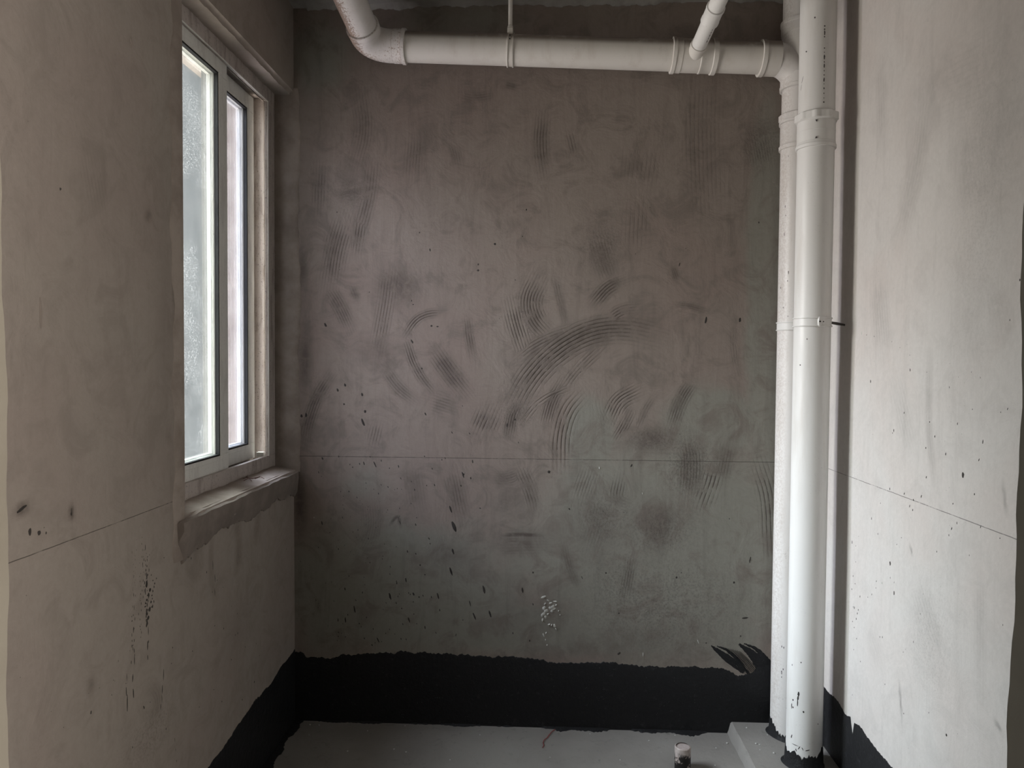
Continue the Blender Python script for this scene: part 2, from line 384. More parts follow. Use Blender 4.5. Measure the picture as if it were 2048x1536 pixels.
# back wall -----------------------------------------------------------
B_STROKES = [
 ([(1035, 800), (1062, 752), (1105, 708), (1155, 675), (1205, 658), (1260, 656), (1310, 668)], 46, .55, 1, 7.5),
 ([(1035, 722), (1075, 690), (1130, 668), (1180, 655)], 30, .45, .5, 6),
 ([(1045, 845), (1080, 800), (1150, 770)], 16, .1, .6, 6),
 ([(662, 582), (682, 615), (700, 655)], 26, .45, .6, 5), ([(705, 573), (716, 603)], 14, .5, .3, 5),
 ([(812, 668), (832, 638), (858, 626), (888, 625)], 15, .4, .8, 5), ([(815, 690), (828, 730), (850, 765), (868, 785)], 16, .4, .9, 5),
 ([(872, 705), (900, 745), (930, 782)], 34, .6, .7, 6), ([(690, 440), (672, 500), (662, 570)], 42, .28, .7, 6), ([(722, 440), (712, 505)], 22, .3, .8, 6),
 ([(745, 330), (738, 400), (715, 480)], 26, .35, .5, 6), ([(662, 750), (636, 790), (616, 845), (610, 890)], 22, .45, .8, 5), 
 ([(768, 735), (795, 775), (828, 800)], 22, .35, .5, 5), ([(935, 635), (940, 680), (946, 715)], 16, .45, .4, 5), ([(780, 545), (770, 620), (755, 700)], 30, .22, .5, 6),
 ([(1018, 870), (1024, 830), (1040, 800)], 20, .6, .5, 5), ([(1092, 845), (1104, 800), (1125, 765)], 22, .55, .6, 5),
 ([(965, 860), (980, 825)], 42, .4, .8, 7), ([(1190, 605), (1215, 575), (1245, 562)], 26, .5, .8, 5.5), ([(1222, 638), (1245, 622), (1272, 620)], 24, .35, .9, 5.5),
 ([(1078, 560), (1058, 600), (1068, 640), (1095, 668)], 40, .42, .8, 6), ([(1108, 545), (1122, 610), (1136, 660)], 14, .4, .2, 5),
 ([(1025, 610), (1035, 655), (1050, 700)], 34, .2, .9, 6), ([(1350, 608), (1385, 612), (1415, 622)], 10, .5, .4, 4),
 ([(1222, 835), (1238, 800), (1275, 782)], 30, .25, 1, 6), ([(1232, 880), (1250, 850), (1262, 825)], 18, .4, .7, 5), ([(1275, 860), (1290, 820), (1310, 790)], 14, .35, .3, 5),
 ([(1385, 765), (1362, 800), (1345, 850)], 24, .5, .5, 5), ([(1122, 930), (1122, 870), (1138, 820), (1160, 795)], 34, .12, .9, 8),
 ([(1345, 530), (1356, 562)], 14, .5, .2, 4), ([(1085, 235), (1080, 290), (1088, 345)], 26, .45, .6, 6), ([(1140, 265), (1150, 310)], 16, .3, .4, 6),
 ([(1410, 150), (1405, 260), (1412, 430)], 60, .18, .3, 8), ([(1280, 400), (1275, 500)], 50, .14, .3, 8), ([(1195, 470), (1205, 510), (1222, 560)], 40, .5, .3, 6),
 ([(1378, 885), (1384, 930), (1378, 990)], 38, .5, .6, 6), ([(1428, 940), (1418, 975), (1405, 1010)], 34, .05, 1, 8), ([(1455, 885), (1448, 920), (1440, 960)], 30, .4, .3, 6),
 ([(1520, 930), (1540, 990), (1545, 1100)], 34, .1, .9, 8), ([(1205, 1000), (1195, 1050), (1180, 1100)], 46, .4, .2, 6), ([(1340, 1005), (1325, 1050), (1305, 1110)], 44, .45, .1, 6),
 ([(1262, 1120), (1256, 1160), (1250, 1190)], 22, .35, .5, 5), ([(1130, 1090), (1140, 1140), (1158, 1180)], 16, .4, .2, 5), ([(1240, 960), (1232, 1000), (1255, 1010)], 26, .35, .6, 6),
 ([(825, 930), (830, 985), (838, 1030)], 36, .3, .2, 6), ([(905, 945), (915, 990), (925, 1040)], 34, .4, .3, 6), ([(1040, 935), (1062, 985), (1070, 1020)], 26, .35, .6, 6),
 ([(985, 955), (1015, 960), (1045, 945)], 26, .5, .3, 5), ([(990, 1000), (1030, 1010)], 46, .35, .1, 6), ([(1003, 1072), (1040, 1068), (1085, 1072)], 7, .9, 0, 5), ([(1000, 1085), (1085, 1082)], 46, .42, .2, 6),
 ([(780, 1050), (796, 1028), (802, 1055)], 5, .7, 0, 4), ([(910, 290), (918, 330)], 20, .3, .2, 5), ([(720, 190), (730, 260), (712, 330)], 34, .22, .4, 6), ([(830, 280), (826, 350)], 30, .2, .4, 6),
 ([(1470, 640), (1466, 700), (1480, 760)], 14, .2, .2, 5), ([(740, 1000), (745, 1060), (720, 1110)], 40, .1, .2, 5), ([(1515, 270), (1525, 330)], 40, .3, .3, 5),
 ([(860, 800), (905, 815)], 36, .12, .5, 6), ([(755, 850), (745, 890)], 24, .2, .5, 6), ([(1210, 690), (1160, 735), (1120, 790)], 22, .2, .5, 6), ([(640, 330), (636, 420)], 24, .2, .6, 6),
 ([(1290, 300), (1280, 370)], 60, .12, .25, 8), ([(1180, 940), (1160, 1000)], 40, .1, .3, 6), ([(925, 190), (950, 196), (985, 190)], 16, .3, .3, 5), ([(1010, 168), (1035, 175)], 12, .5, .2, 5)]
B_BLOBS = [((795, 575), 44, 38, .62), ((745, 705), 46, 34, .34), ((705, 385), 24, 24, .4), ((1300, 878), 44, 26, .6), ((1210, 500), 34, 60, .35), ((1040, 1085), 52, 26, .4),
 ((1020, 1000), 40, 40, .3), ((1310, 1040), 70, 50, .3), ((1190, 1060), 60, 70, .28), ((700, 880), 60, 30, .08), ((1510, 290), 34, 50, .3), ((900, 1110), 60, 40, .22),
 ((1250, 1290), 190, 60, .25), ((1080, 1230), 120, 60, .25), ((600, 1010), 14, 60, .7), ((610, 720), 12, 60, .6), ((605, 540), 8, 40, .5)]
B_ROUGH = [((1330, 1210), 150, 90, .8), ((1375, 930), 44, 60, .9), ((1310, 880), 50, 24, .7), ((1320, 1060), 70, 50, .8), ((1215, 1040), 60, 60, .6), ((1240, 1180), 60, 80, .7), ((705, 385), 30, 30, .6), ((1205, 490), 40, 50, .5), ((1035, 830), 40, 30, .5), ((1520, 280), 40, 40, .6)]
def wb(px, py): p = hit(px, py, 'y', YB); return np.array([p.x, p.z])
def back_fields(U, V): return stroke_fields(U, V, wb, B_STROKES, B_BLOBS, B_ROUGH, [((800, 1180), 300, 170, .9), ((1350, 1100), 330, 260, 1), ((1180, 870), 60, 90, .9), ((1420, 850), 120, 90, .9), ((1530, 600), 45, 500, .9), ((640, 120), 70, 90, .8), ((900, 40), 200, 50, .6), ((740, 970), 70, 60, .5), ((1100, 1260), 500, 60, .9)])
slab = MB().box((WO, YB + .004, -.06), (XR + .15, YB + .2, CE + .06))
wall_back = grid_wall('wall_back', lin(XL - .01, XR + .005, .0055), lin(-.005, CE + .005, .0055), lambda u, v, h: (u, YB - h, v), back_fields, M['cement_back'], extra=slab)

# window wall ---------------------------------------------------------
def wl(px, py): p = hit(px, py, 'x', XL); return np.array([p.y, p.z])
L_STROKES = [([(62, 1010), (40, 1020), (30, 1026)], 12, .8, .2, 4), ([(143, 1010), (143, 1025), (144, 1040)], 7, 1, 0, 4), ([(335, 850), (338, 900)], 14, .25, .2, 4),
 ([(425, 1060), (420, 1130), (430, 1200)], 14, .3, .2, 5), ([(470, 1030), (480, 1100), (470, 1150)], 20, .3, .3, 6), ([(520, 1010), (510, 1080)], 20, .25, .2, 6), ([(350, 400), (345, 560), (352, 700)], 8, .45, 0, 5),
 ([(350, 80), (352, 300)], 10, .3, 0, 5), ([(180, 300), (200, 420)], 40, .08, .2, 6), ([(300, 1440), (320, 1400), (300, 1370)], 18, .25, .2, 5), ([(260, 90), (262, 70)], 5, .4, 0, 4), ([(395, 1080), (380, 1180)], 40, .25, 0, 6), ([(455, 60), (560, 170)], 22, .25, 0, 5)]
L_BLOBS = [((297, 432), 8, 8, .7), ((120, 378), 3, 5, 1), ((60, 1064), 3, 5, 1), ((78, 1066), 4, 4, 1), ((92, 1066), 2, 3, .9), ((375, 1075), 25, 25, .55), ((360, 1030), 18, 60, .45), ((182, 1370), 8, 10, .5), ((345, 960), 10, 60, .2), ((480, 1250), 60, 70, .2), ((330, 650), 24, 200, .2)]
def left_fields(U, V): return stroke_fields(U, V, wl, L_STROKES, L_BLOBS, [((300, 1470), 60, 30, .7), ((390, 1085), 30, 15, .6)])
RD = .012
us = lin(YF - .15, YB + .005, .007, WN, YB - .010); vs = lin(-.005, CE + .005, .007, WB, WT)
ex = MB()
ex.box((WO, YF - .15, -.06), (XL - .03, WN - .05, CE + .06)); ex.box((WO, WN - .05, -.06), (XL - .03, YB + .02, WB - .07)); ex.box((WO, WN - .05, WT + .05), (XL - .03, YB + .02, CE + .06))
def keepL(u, v): return not (u > WN and WB < v < WT)
def ripple(a, k): return .0016 * math.sin(a * 31 + k) + .0011 * math.sin(a * 77 + 2 * k) + .0007 * math.sin(a * 143 + k)
# reveals with a soft hand-made arris: near side, soffit and sill
def reveal(mb, pts, inward, depth_off, k):
    rows = []
    for i, p in enumerate(pts):
        p = Vector(p); a = i * .02; w = ripple(a, k); row = []
        for q in range(7):
            th = q / 6 * math.pi / 2
            row.append(p + Vector((-RD * math.sin(th), 0, 0)) - Vector(inward) * (RD * math.cos(th) - RD) * -1 * -1 + Vector((0.0004 + w * .3 * math.sin(th), 0, 0)) + Vector(inward) * w * math.sin(th))
        e = p + Vector((WO - XL, 0, 0)) + Vector(inward) * (0) + Vector(depth_off)
        e0 = row[-1]
        for q in (.12, .3, .6, 1): row.append(e0.lerp(e, q))
        rows.append(row)
    mb.rings(rows, closed_ring=False, caps=False)
nn = 60
near_pts = [(XL, WN, WB - .0 + (WT - WB) * i / nn) for i in range(nn + 1)]
reveal(ex, near_pts, (0, 1, 0), (0, 0, 0), 1.0)
reveal(ex, [(XL, WN + (YB + .01 - WN) * i / nn, WT) for i in range(nn + 1)], (0, 0, -1), (0, 0, -.012), 2.2)
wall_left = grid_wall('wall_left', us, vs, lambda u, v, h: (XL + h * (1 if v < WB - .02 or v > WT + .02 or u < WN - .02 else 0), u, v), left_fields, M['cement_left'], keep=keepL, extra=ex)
# far reveal, plastered over the back wall with a ragged seam
fr = MB(); rows = []
for i in range(81):
    z = WB - .01 + (WT - WB + .02) * i / 80
    e = -.828 + .003 * math.sin(i * .21) + .0018 * math.sin(i * .9 + 1) + .0012 * random.uniform(-1, 1)
    if .35 < i / 80 < .5: e += .003
    rows.append([Vector((WO, 2.440, z)), Vector((-.93, 2.440, z)), Vector((XL - .01, 2.441, z)), Vector((e - .012, 2.4445, z)), Vector((e - .003, 2.4478, z)), Vector((e, 2.4515, z)), Vector((WO, 2.4515, z))])
fr.rings(rows)
fr.build('reveal_plaster', M['reveal'], wall_left)
# sill: mortar bench with a rounded front edge, built up below the frame
sl = MB(); rows = []
for i in range(61):
    t = i / 60; y = WN - .03 + (2.447 - WN + .03) * t; w = .0022 * math.sin(t * 23) + .0014 * math.sin(t * 61); a = min(1, t / .12); z = WB + w * .5 - .012 * (1 - a)
    rows.append([Vector((XL - .03, y, z - .09)), Vector((XL - .002, y, z - .080)), Vector((XL + .013 + w, y, z - .05)), Vector((XL + .015 + w, y, z - .012)), Vector((XL + .009 + w, y, z - .002)), Vector((XL - .006, y, z + .001)),
                 Vector((-.88, y, z + .006)), Vector((-.905, y, z + .012)), Vector((-1.0, y, z + .013)), Vector((WO - .03, y, z - .01)), Vector((WO - .03, y, z - .09))])
sl.rings(rows)
sill = sl.build('window_sill', M['reveal'], wall_left)
# darker patching mortar around the opening
pm = MB(); rows = []
for i in range(100):
    t = i / 99; y = WN - .042 + (YB - WN + .040) * t
    lo = WB - .085 - .006 * math.sin(t * 14) - .004 * math.sin(t * 37 + 1) + .05 * max(0, 1 - t / .03) - .022 * max(0, 1 - t / .2) + random.uniform(-.004, .004)
    w = .0022 * math.sin(t * 23) + .0014 * math.sin(t * 61); q = min(1, t / .1)
    rows.append([Vector((XL - .002, y, lo)), Vector((XL + .004, y, lo + .002)), Vector((XL + .011, y, lo + .018)), Vector((XL + .0195 + w, y, WB - .03)), Vector((XL + .0190 + w, y, WB - .009)), Vector((XL + .010, y, WB - .005)), Vector((XL - .002, y, WB - .02))])
pm.rings(rows)
pm.build('patching_mortar', M['fresh_cement'], wall_left)
pm = MB(); rows = []
for i in range(140):
    t = i / 139; z = WB - .10 + (CE - WB + .10) * t; e = WN - .052 - .005 * math.sin(t * 31) - .004 * math.sin(t * 83) + random.uniform(-.0015, .0015)
    hi = WN - .004 if z < WT else WN - .004
    rows.append([Vector((XL - .002, e, z)), Vector((XL + .002, e + .003, z)), Vector((XL + .006, e + .02, z)), Vector((XL + .006, hi - .006, z)), Vector((XL + .001, hi, z)), Vector((XL - .004, hi, z))])
pm.rings(rows)
pm.build('patching_mortar', M['reveal'], wall_left)

# right wall ----------------------------------------------------------
def wr(px, py): p = hit(px, py, 'x', XR); return np.array([p.y, p.z])
R_STROKES = [([(1850, 180), (1835, 330), (1800, 480)], 40, .25, 0.17, 8), ([(1760, 120), (1765, 300)], 30, .2, 0.17, 8), ([(1930, 250), (1950, 420)], 60, .22, 0.10, 8), ([(1860, 700), (1855, 860), (1870, 980)], 16, .3, 0.14, 6),
 ([(1790, 760), (1820, 900)], 40, .15, 0.17, 8), ([(2005, 960), (2012, 1030)], 5, .5, 0.00, 4), ([(1960, 1150), (1960, 1380)], 20, .16, 0.10, 6), ([(1880, 180), (1990, 130)], 90, .2, 0.10, 8), ([(1990, 160), (2010, 330)], 80, .3, 0.07, 8), ([(1985, 560), (2010, 700)], 40, .2, 0.07, 8),
 ([(1820, 1090), (1824, 1110)], 4, .8, 0.00, 4), ([(1798, 1360), (1804, 1450)], 5, .7, 0.00, 4), ([(1990, 1440), (2005, 1465)], 6, .6, 0.00, 4), ([(1755, 560), (1765, 700)], 50, .2, 0.21, 8), ([(1830, 1170), (1870, 1310)], 50, .12, 0.14, 8), ([(1735, 1250), (1760, 1330)], 40, .14, 0.10, 8)]
R_BLOBS = [((2006, 1250), 4, 8, 1), ((2010, 1348), 3, 4, 1), ((1893, 1470), 4, 4, .8), ((1875, 165), 80, 60, .25), ((1990, 240), 60, 140, .3), ((1940, 640), 50, 120, .15), ((1741, 763), 3, 4, 1), ((2020, 640), 3, 4, 1), ((1841, 1228), 3, 3, 1), ((1827, 1284), 2, 4, 1), ((1715, 948), 2, 4, 1), ((1743, 1037), 2, 4, 1), ((1780, 1127), 3, 4, .9), ((1788, 1186), 3, 5, .9), ((1704, 1084), 2, 4, 1), ((1925, 950), 3, 3, .7), ((2040, 560), 4, 5, .9), ((1918, 510), 3, 5, .9), ((1820, 740), 2, 3, .9)]
def right_fields(U, V): return stroke_fields(U, V, wr, R_STROKES, R_BLOBS, [((1860, 1280), 60, 80, .4), ((1960, 400), 60, 200, .3)])
slab = MB().box((XR + .004, YF - .15, -.06), (XR + .15, YB + .02, CE + .06))
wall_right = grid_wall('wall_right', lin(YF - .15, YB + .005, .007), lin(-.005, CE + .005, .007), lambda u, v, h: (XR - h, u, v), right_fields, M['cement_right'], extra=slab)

# front wall with the doorway the camera looks through ------------------
DX0, DX1, YF0 = -0.4565, 0.3775, 0.43
wf = MB(); wf.box((-1.35, YF0, 0), (DX0 - .004, YF, CE)); wf.box((DX1 + .02, YF0, 0), (1.35, YF, CE)); wf.box((DX0 - .004, YF0, 2.06), (DX1 + .02, YF, CE))
tag(wf.build('wall_front', M['hall'], smooth=False), kind='structure')
def edge_strip(name, x, sgn, mat):
    rows = []
    for i in range(121):
        z = 2.06 * i / 120; w = .0016 * math.sin(i * .21) + .001 * math.sin(i * .63 + 1) + .0005 * math.sin(i * 1.9)
        rows.append([Vector((x + sgn * .02, YF0 - .001, z)), Vector((x + w * .3, YF0 - .001, z)), Vector((x + w, YF + .001, z)), Vector((x + sgn * .02, YF + .002, z))])
    return tag(MB().rings(rows).build(name, mat), kind='structure')
edge_strip('trim_1', DX0, -1, M['jamb_left']); edge_strip('trim_2', DX1, 1, M['hall'])
# hallway behind the camera
tag(MB().box((-1.35, -2.2, 0), (-1.2, YF0, CE)).build('wall_hall_left', M['hall'], smooth=False), kind='structure')
tag(MB().box((1.2, -2.2, 0), (1.35, YF0, CE)).build('wall_hall_right', M['hall'], smooth=False), kind='structure')
tag(MB().box((-1.35, -2.35, 0), (1.35, -2.2, CE)).build('wall_hall_end', M['hall'], smooth=False), kind='structure')
tag(MB().box((-1.35, -2.35, -.1), (1.35, YB + .2, 0)).build('floor', M['floor'], smooth=False), kind='structure')
tag(MB().box((-1.35, -2.35, CE), (1.35, YB + .2, CE + .15)).build('ceiling', M['ceiling'], smooth=False), kind='structure')
ceiling = bpy.data.objects['ceiling']; floor = bpy.data.objects['floor']
# ragged ceiling plaster lip hanging over the top of the back wall
rows = []; n = 320
def lip(x):
    return .006 + .004 * math.sin(x * 9) + .003 * math.sin(x * 23 + 1) + .0022 * math.sin(x * 61) + .0018 * math.sin(x * 141 + 2)
for i in range(n + 1):
    x = XL + (XR - XL) * i / n; d = max(.0015, lip(x) + random.uniform(-.0012, .0012))
    if x < -.80: d = .004
    elif x < -.62: d += .005
    rows.append([Vector((x, YB + .002, CE + .01)), Vector((x, YB - .03 - .012 * math.sin(x * 13), CE + .001)), Vector((x, YB - .012, CE - d * .5)), Vector((x, YB - .005, CE - d)), Vector((x, YB + .002, CE - d))])
MB().rings(rows).build('plaster_edge', M['ceiling'], ceiling)

# ------------------------------------------------------------------ black waterproof band
def coat_strip(name, parent, axis, val, sgn, pts, a0, a1, th=.0022, step=.004, rag=.004, bottom=0.0):
    """pts: (coordinate along the wall, height)"""
    pts = sorted(tuple(map(float, p)) for p in pts); xs = [p[0] for p in pts]; zs = [p[1] for p in pts]
    n = int((a1 - a0) / step); rows = []; r1 = 0
    for i in range(n + 1):
        a = a0 + (a1 - a0) * i / n; z = float(np.interp(a, xs, zs)); r1 = .6 * r1 + random.uniform(-rag, rag) * .7
        z += r1 + rag * .4 * math.sin(a * 90)
        prof = [(-.001, bottom), (th * 2.5, bottom), (th * 1.6, bottom + .02), (th, bottom + .06), (th, (z + bottom) * .5), (th, z - .006), (th * .5, z - .0015), (-.001, z)]
        rows.append([Vector((a, val + sgn * o, zz)) if axis == 'y' else Vector((val + sgn * o, a, zz)) for o, zz in prof])
    return MB().rings(rows).build(name, M['coat'], parent)
bp = [wb(x, y) for x, y in ((590, 1303), (600, 1303), (612, 1313), (635, 1314), (655, 1316), (680, 1310), (740, 1306), (820, 1303), (900, 1307), (960, 1312), (1030, 1313), (1080, 1319), (1105, 1326), (1160, 1324), (1230, 1325), (1290, 1333), (1360, 1332), (1415, 1333), (1450, 1338), (1475, 1352), (1500, 1345), (1520, 1332), (1545, 1325), (1620, 1325))]
coat_strip('waterproof_coating', wall_back, 'y', YB, -1, bp, XL, XR)
lp = [wl(x, y) for x, y in ((585, 1303), (575, 1318), (562, 1332), (540, 1370), (515, 1395), (480, 1445), (450, 1490), (415, 1536), (380, 1580))]
coat_strip('waterproof_coating', wall_left, 'x', XL, 1, lp, YF + .01, YB, rag=.003)
rp = [wr(x, y) for x, y in ((1648, 1374), (1662, 1388), (1676, 1400), (1690, 1428), (1701, 1434), (1703, 1450), (1706, 1472), (1709, 1444), (1718, 1450), (1750, 1494), (1785, 1536), (1830, 1590))]
coat_strip('waterproof_coating', wall_right, 'x', XR, -1, rp, YF + .01, YB, rag=.0025)
# brushed strokes above the band near the pipes
def brush(parent, poly, widths, jit=.002, mat='coat', lift=.0025):
    P = [wb(*p) for p in poly]
    for _ in range(3):
        Q = [P[0]]; W = [widths[0]]
        for i in range(len(P) - 1):
            Q += [P[i] * .75 + P[i + 1] * .25, P[i] * .25 + P[i + 1] * .75]; W += [widths[i] * .75 + widths[i + 1] * .25, widths[i] * .25 + widths[i + 1] * .75]
        P = Q + [P[-1]]; widths = W + [widths[-1]]
    rows = []
    for i, p in enumerate(P):
        d = P[min(i + 1, len(P) - 1)] - P[max(i - 1, 0)]; d = d / np.linalg.norm(d); nrm = np.array([-d[1], d[0]]); w = widths[i] * .00167 / 2
        a = p + nrm * (w + random.uniform(-jit, jit)); b = p - nrm * (w + random.uniform(-jit, jit)); m = (a + b) / 2
        rows.append([Vector((a[0], YB + .001, a[1])), Vector((m[0], YB - lift, m[1])), Vector((b[0], YB + .001, b[1]))])
    mb = MB(); mb.rings(rows, closed_ring=True); return mb
bs = MB()
def merge(a, b):
    n = len(a.v); a.v += b.v; a.f += [tuple(i + n for i in f) for f in b.f]
merge(bs, brush(None, [(1422, 1291), (1437, 1303), (1462, 1322), (1488, 1344)], [2, 16, 26, 14], .0015))
merge(bs, brush(None, [(1434, 1292), (1455, 1300), (1478, 1322), (1500, 1352)], [2, 8, 10, 8], .0015))
merge(bs, brush(None, [(1478, 1288), (1500, 1304), (1520, 1326), (1534, 1348)], [5, 20, 34, 42], .0015))
merge(bs, brush(None, [(1488, 1287), (1515, 1298), (1530, 1318), (1545, 1345)], [3, 10, 18, 34], .0015))
for k in range(7):
    o = k * 4.4
    merge(bs, brush(None, [(1452 + o, 1296 + k), (1476 + o * .9, 1318 + k * .5), (1496 + o * .8, 1344)], [.8, 1.6 + (k % 3) * .5, 1.5], .0003))
bs.build('brushed_coating_stroke', M['coat'], wall_back)
# coating smeared onto the floor at the foot of the walls
fc = MB(); rows = []
for i in range(241):
    x = XL + (.64 - XL) * i / 240; w = .010 + .006 * math.sin(x * 17) + .005 * math.sin(x * 41) + random.uniform(-.003, .003); w = max(.004, w) * (1.6 if .05 < x < .55 else .8)
    rows.append([Vector((x, YB - .001, .0)), Vector((x, YB - .001, .006)), Vector((x, YB - w * .6, .004)), Vector((x, YB - w, .0))])
fc.rings(rows); fc.build('coating_smear', M['coat'], floor)
fc = MB(); rows = []
for i in range(241):
    y = YF + .02 + (YB - YF - .02) * i / 240; w = .035 + .01 * math.sin(y * 13) + .006 * math.sin(y * 51) + random.uniform(-.003, .003)
    rows.append([Vector((XL + .001, y, .0)), Vector((XL + .001, y, .006)), Vector((XL + w * .6, y, .003)), Vector((XL + w, y, .0))])
fc.rings(rows); fc.build('coating_smear', M['coat'], floor)

# ------------------------------------------------------------------ spatter and marks on the walls
def flecks(mb, lst, fn, nrm, lift=.0012):
    for (x, y, L, w, ang) in lst:
        c = fn(x, y); a = math.radians(ang); du = np.array([math.cos(a), math.sin(a)]) * L * .00167 / 2; dv = np.array([-math.sin(a), math.cos(a)]) * w * .00167 / 2
        n0 = len(mb.v); k = 10
        for j in range(k):
            t = 2 * math.pi * j / k; p = c + du * math.cos(t) * random.uniform(.8, 1.1) + dv * math.sin(t) * random.uniform(.7, 1.2)
            mb.v.append(nrm(p, -.0005))
        mb.v.append(nrm(c, lift))
        for j in range(k): mb.f.append((n0 + j, n0 + (j + 1) % k, n0 + k))
nb_ = lambda p, h: Vector((p[0], YB - h, p[1])); nl_ = lambda p, h: Vector((XL + h, p[0], p[1])); nr_ = lambda p, h: Vector((XR - h, p[0], p[1]))
BF = [(644, 1046, 17, 4, 100), (737, 1077, 12, 4, 108), (752, 1055, 8, 3, 105), (908, 1053, 20, 5, 110), (901, 1018, 14, 3, 112), (902, 1143, 15, 3, 108), (780, 1192, 22, 5, 104), (690, 1178, 14, 4, 95), (709, 1218, 24, 5, 100), (676, 1240, 14, 3, 92), (691, 1240, 20, 4, 94), (818, 1240, 18, 4, 108), (949, 1233, 18, 4, 112), (980, 1228, 18, 4, 108), (968, 1180, 16, 4, 104), (1045, 1180, 12, 3, 98), (725, 1185, 8, 3, 95), (812, 1160, 12, 3, 100),
      (827, 1188, 8, 4, 110), (750, 929, 20, 3, 115), (728, 927, 10, 3, 108), (797, 933, 8, 3, 105), (645, 917, 7, 3, 110), (926, 950, 14, 3, 110), (945, 923, 8, 3, 100), (776, 974, 8, 3, 105), (757, 987, 9, 3, 108), (714, 995, 9, 3, 106), (698, 983, 8, 3, 108), (685, 1035, 14, 3, 106), (716, 1060, 12, 3, 100), (800, 1045, 16, 3, 106), (706, 1064, 9, 3, 100), (677, 1098, 8, 5, 90), (769, 1088, 4, 3, 90), (906, 1103, 10, 3, 108),
      (815, 1103, 8, 3, 100), (740, 1125, 8, 3, 105), (698, 1152, 7, 3, 95), (726, 845, 14, 4, 112), (851, 828, 8, 3, 118), (925, 812, 7, 3, 120), (904, 865, 8, 3, 120), (939, 867, 8, 3, 118), (730, 823, 5, 4, 90), (651, 650, 9, 4, 120), (824, 683, 8, 3, 115), (690, 770, 6, 3, 112), (675, 780, 6, 3, 112), (724, 789, 6, 3, 100), (863, 652, 4, 4, 90), (875, 653, 5, 3, 0), (990, 488, 4, 4, 90), (956, 541, 4, 4, 90), (1271, 508, 12, 3, 75), (1359, 529, 12, 3, 75),
      (1412, 640, 14, 4, 80), (1480, 640, 9, 4, 80), (1098, 944, 5, 4, 90), (1263, 931, 9, 3, 60), (1212, 1146, 5, 5, 90), (1353, 1155, 4, 4, 90), (1238, 1307, 7, 4, 40), (1164, 1155, 10, 2, 115), (1500, 1120, 12, 2, 80), (1468, 1165, 4, 3, 90), (1490, 1236, 12, 3, 10), (1030, 839, 8, 6, 90), (1014, 850, 14, 5, 80), (860, 500, 8, 3, 100), (612, 830, 8, 4, 95), (603, 832, 6, 4, 90), (756, 1280, 18, 3, 115), (940, 1207, 14, 2, 105), (876, 1192, 16, 3, 108),
      (686, 1010, 4, 3, 90), (688, 1018, 6, 3, 90), (744, 1290, 6, 3, 120), (850, 1255, 10, 3, 95), (912, 1270, 8, 2, 80), (632, 1200, 6, 3, 100), (660, 1065, 6, 3, 90), (637, 1095, 6, 3, 90), (1066, 1145, 4, 3, 90)]
for k in range(120):
    BF.append((random.gauss(760, 90), random.uniform(900, 1290), random.uniform(2.5, 7), random.uniform(1.6, 2.8), random.gauss(104, 8)))
for k in range(40):
    BF.append((random.uniform(640, 1530), random.uniform(380, 1290), random.uniform(2, 4.5), random.uniform(1.5, 3), random.uniform(70, 120)))
BF = [b for b in BF if 600 < b[0] < 1540]
BF = [(x, y, L * 1.25, w * 1.3, a) for x, y, L, w, a in BF]
mb = MB(); flecks(mb, BF, wb, nb_); mb.build('dark_spatter', M['fleck'], wall_back, kind='stuff')
LF = [(x, y, 2.6 * b, 2.6 * a, 90) for (x, y), a, b, k in L_BLOBS if a <= 5] + [(143, 1025, 32, 6, 91), (142, 1028, 14, 8, 91), (44, 1018, 18, 4, 20)]
def runs(x, y0, y1, dens, w):
    y = y0
    while y < y1:
        L = random.uniform(4, 22) * dens; LF.append((x + random.gauss(0, 2.2), y, L, w * random.uniform(.6, 1.3), 90 + random.uniform(-6, 6))); y += L * random.uniform(.7, 1.6) + 2
runs(268, 1105, 1190, 1, 3); runs(291, 1095, 1200, 1, 3); runs(292, 1150, 1190, .8, 7); runs(296, 1220, 1262, 1.1, 6); runs(264, 1215, 1245, .9, 5); runs(266, 1260, 1400, 1, 3.2); runs(298, 1262, 1325, 1, 3); runs(254, 1355, 1425, 2, 2.5)
runs(243, 1190, 1205, .6, 5); runs(236, 1322, 1332, .6, 5); runs(282, 1100, 1275, .5, 2); runs(325, 1350, 1415, 1, 2); runs(262, 1010, 1050, .5, 2.5); runs(283, 1075, 1100, .4, 2); runs(306, 1150, 1215, .3, 3); runs(353, 1480, 1530, 1, 2.5); runs(428, 1130, 1200, 1.4, 2.5); runs(300, 1180, 1230, .5, 6); runs(288, 1100, 1210, .5, 2.5); runs(296, 1110, 1240, .5, 3); runs(270, 1100, 1195, .5, 2.2); runs(266, 1180, 1330, .6, 2.6); runs(293, 1200, 1260, .4, 5)
LF += [(135, 1141, 6, 3, 60), (145, 1117, 8, 2, 60), (182, 1425, 8, 6, 90), (332, 1458, 7, 4, 80), (288, 1415, 9, 4, 120), (40, 1355, 4, 3, 90), (262, 88, 9, 3, 95), (122, 378, 9, 3, 90), (190, 1323, 3, 3, 90), (52, 1191, 4, 3, 90), (352, 900, 6, 3, 60)]
for k in range(70):
    x = random.uniform(60, 575); y = random.uniform(1090, 1420) if x > 380 else random.uniform(1050, 1500); LF.append((x, y, random.uniform(2, 5), random.uniform(1.4, 2.6), 90))
mb = MB(); flecks(mb, LF, wl, nl_, .0008); mb.build('dark_spatter', M['fleck'], wall_left, kind='stuff')
RF = [(x, y, 2.4 * b, 2.0 * a, 90) for (x, y), a, b, k in R_BLOBS if a <= 5] + [(random.uniform(1715, 2015), random.uniform(500, 1480), random.uniform(2, 6), random.uniform(1.2, 2.4), random.uniform(80, 115)) for k in range(90)] + [(random.gauss(1712, 8), random.uniform(900, 1400), random.uniform(2, 5), 2, 95) for k in range(25)]
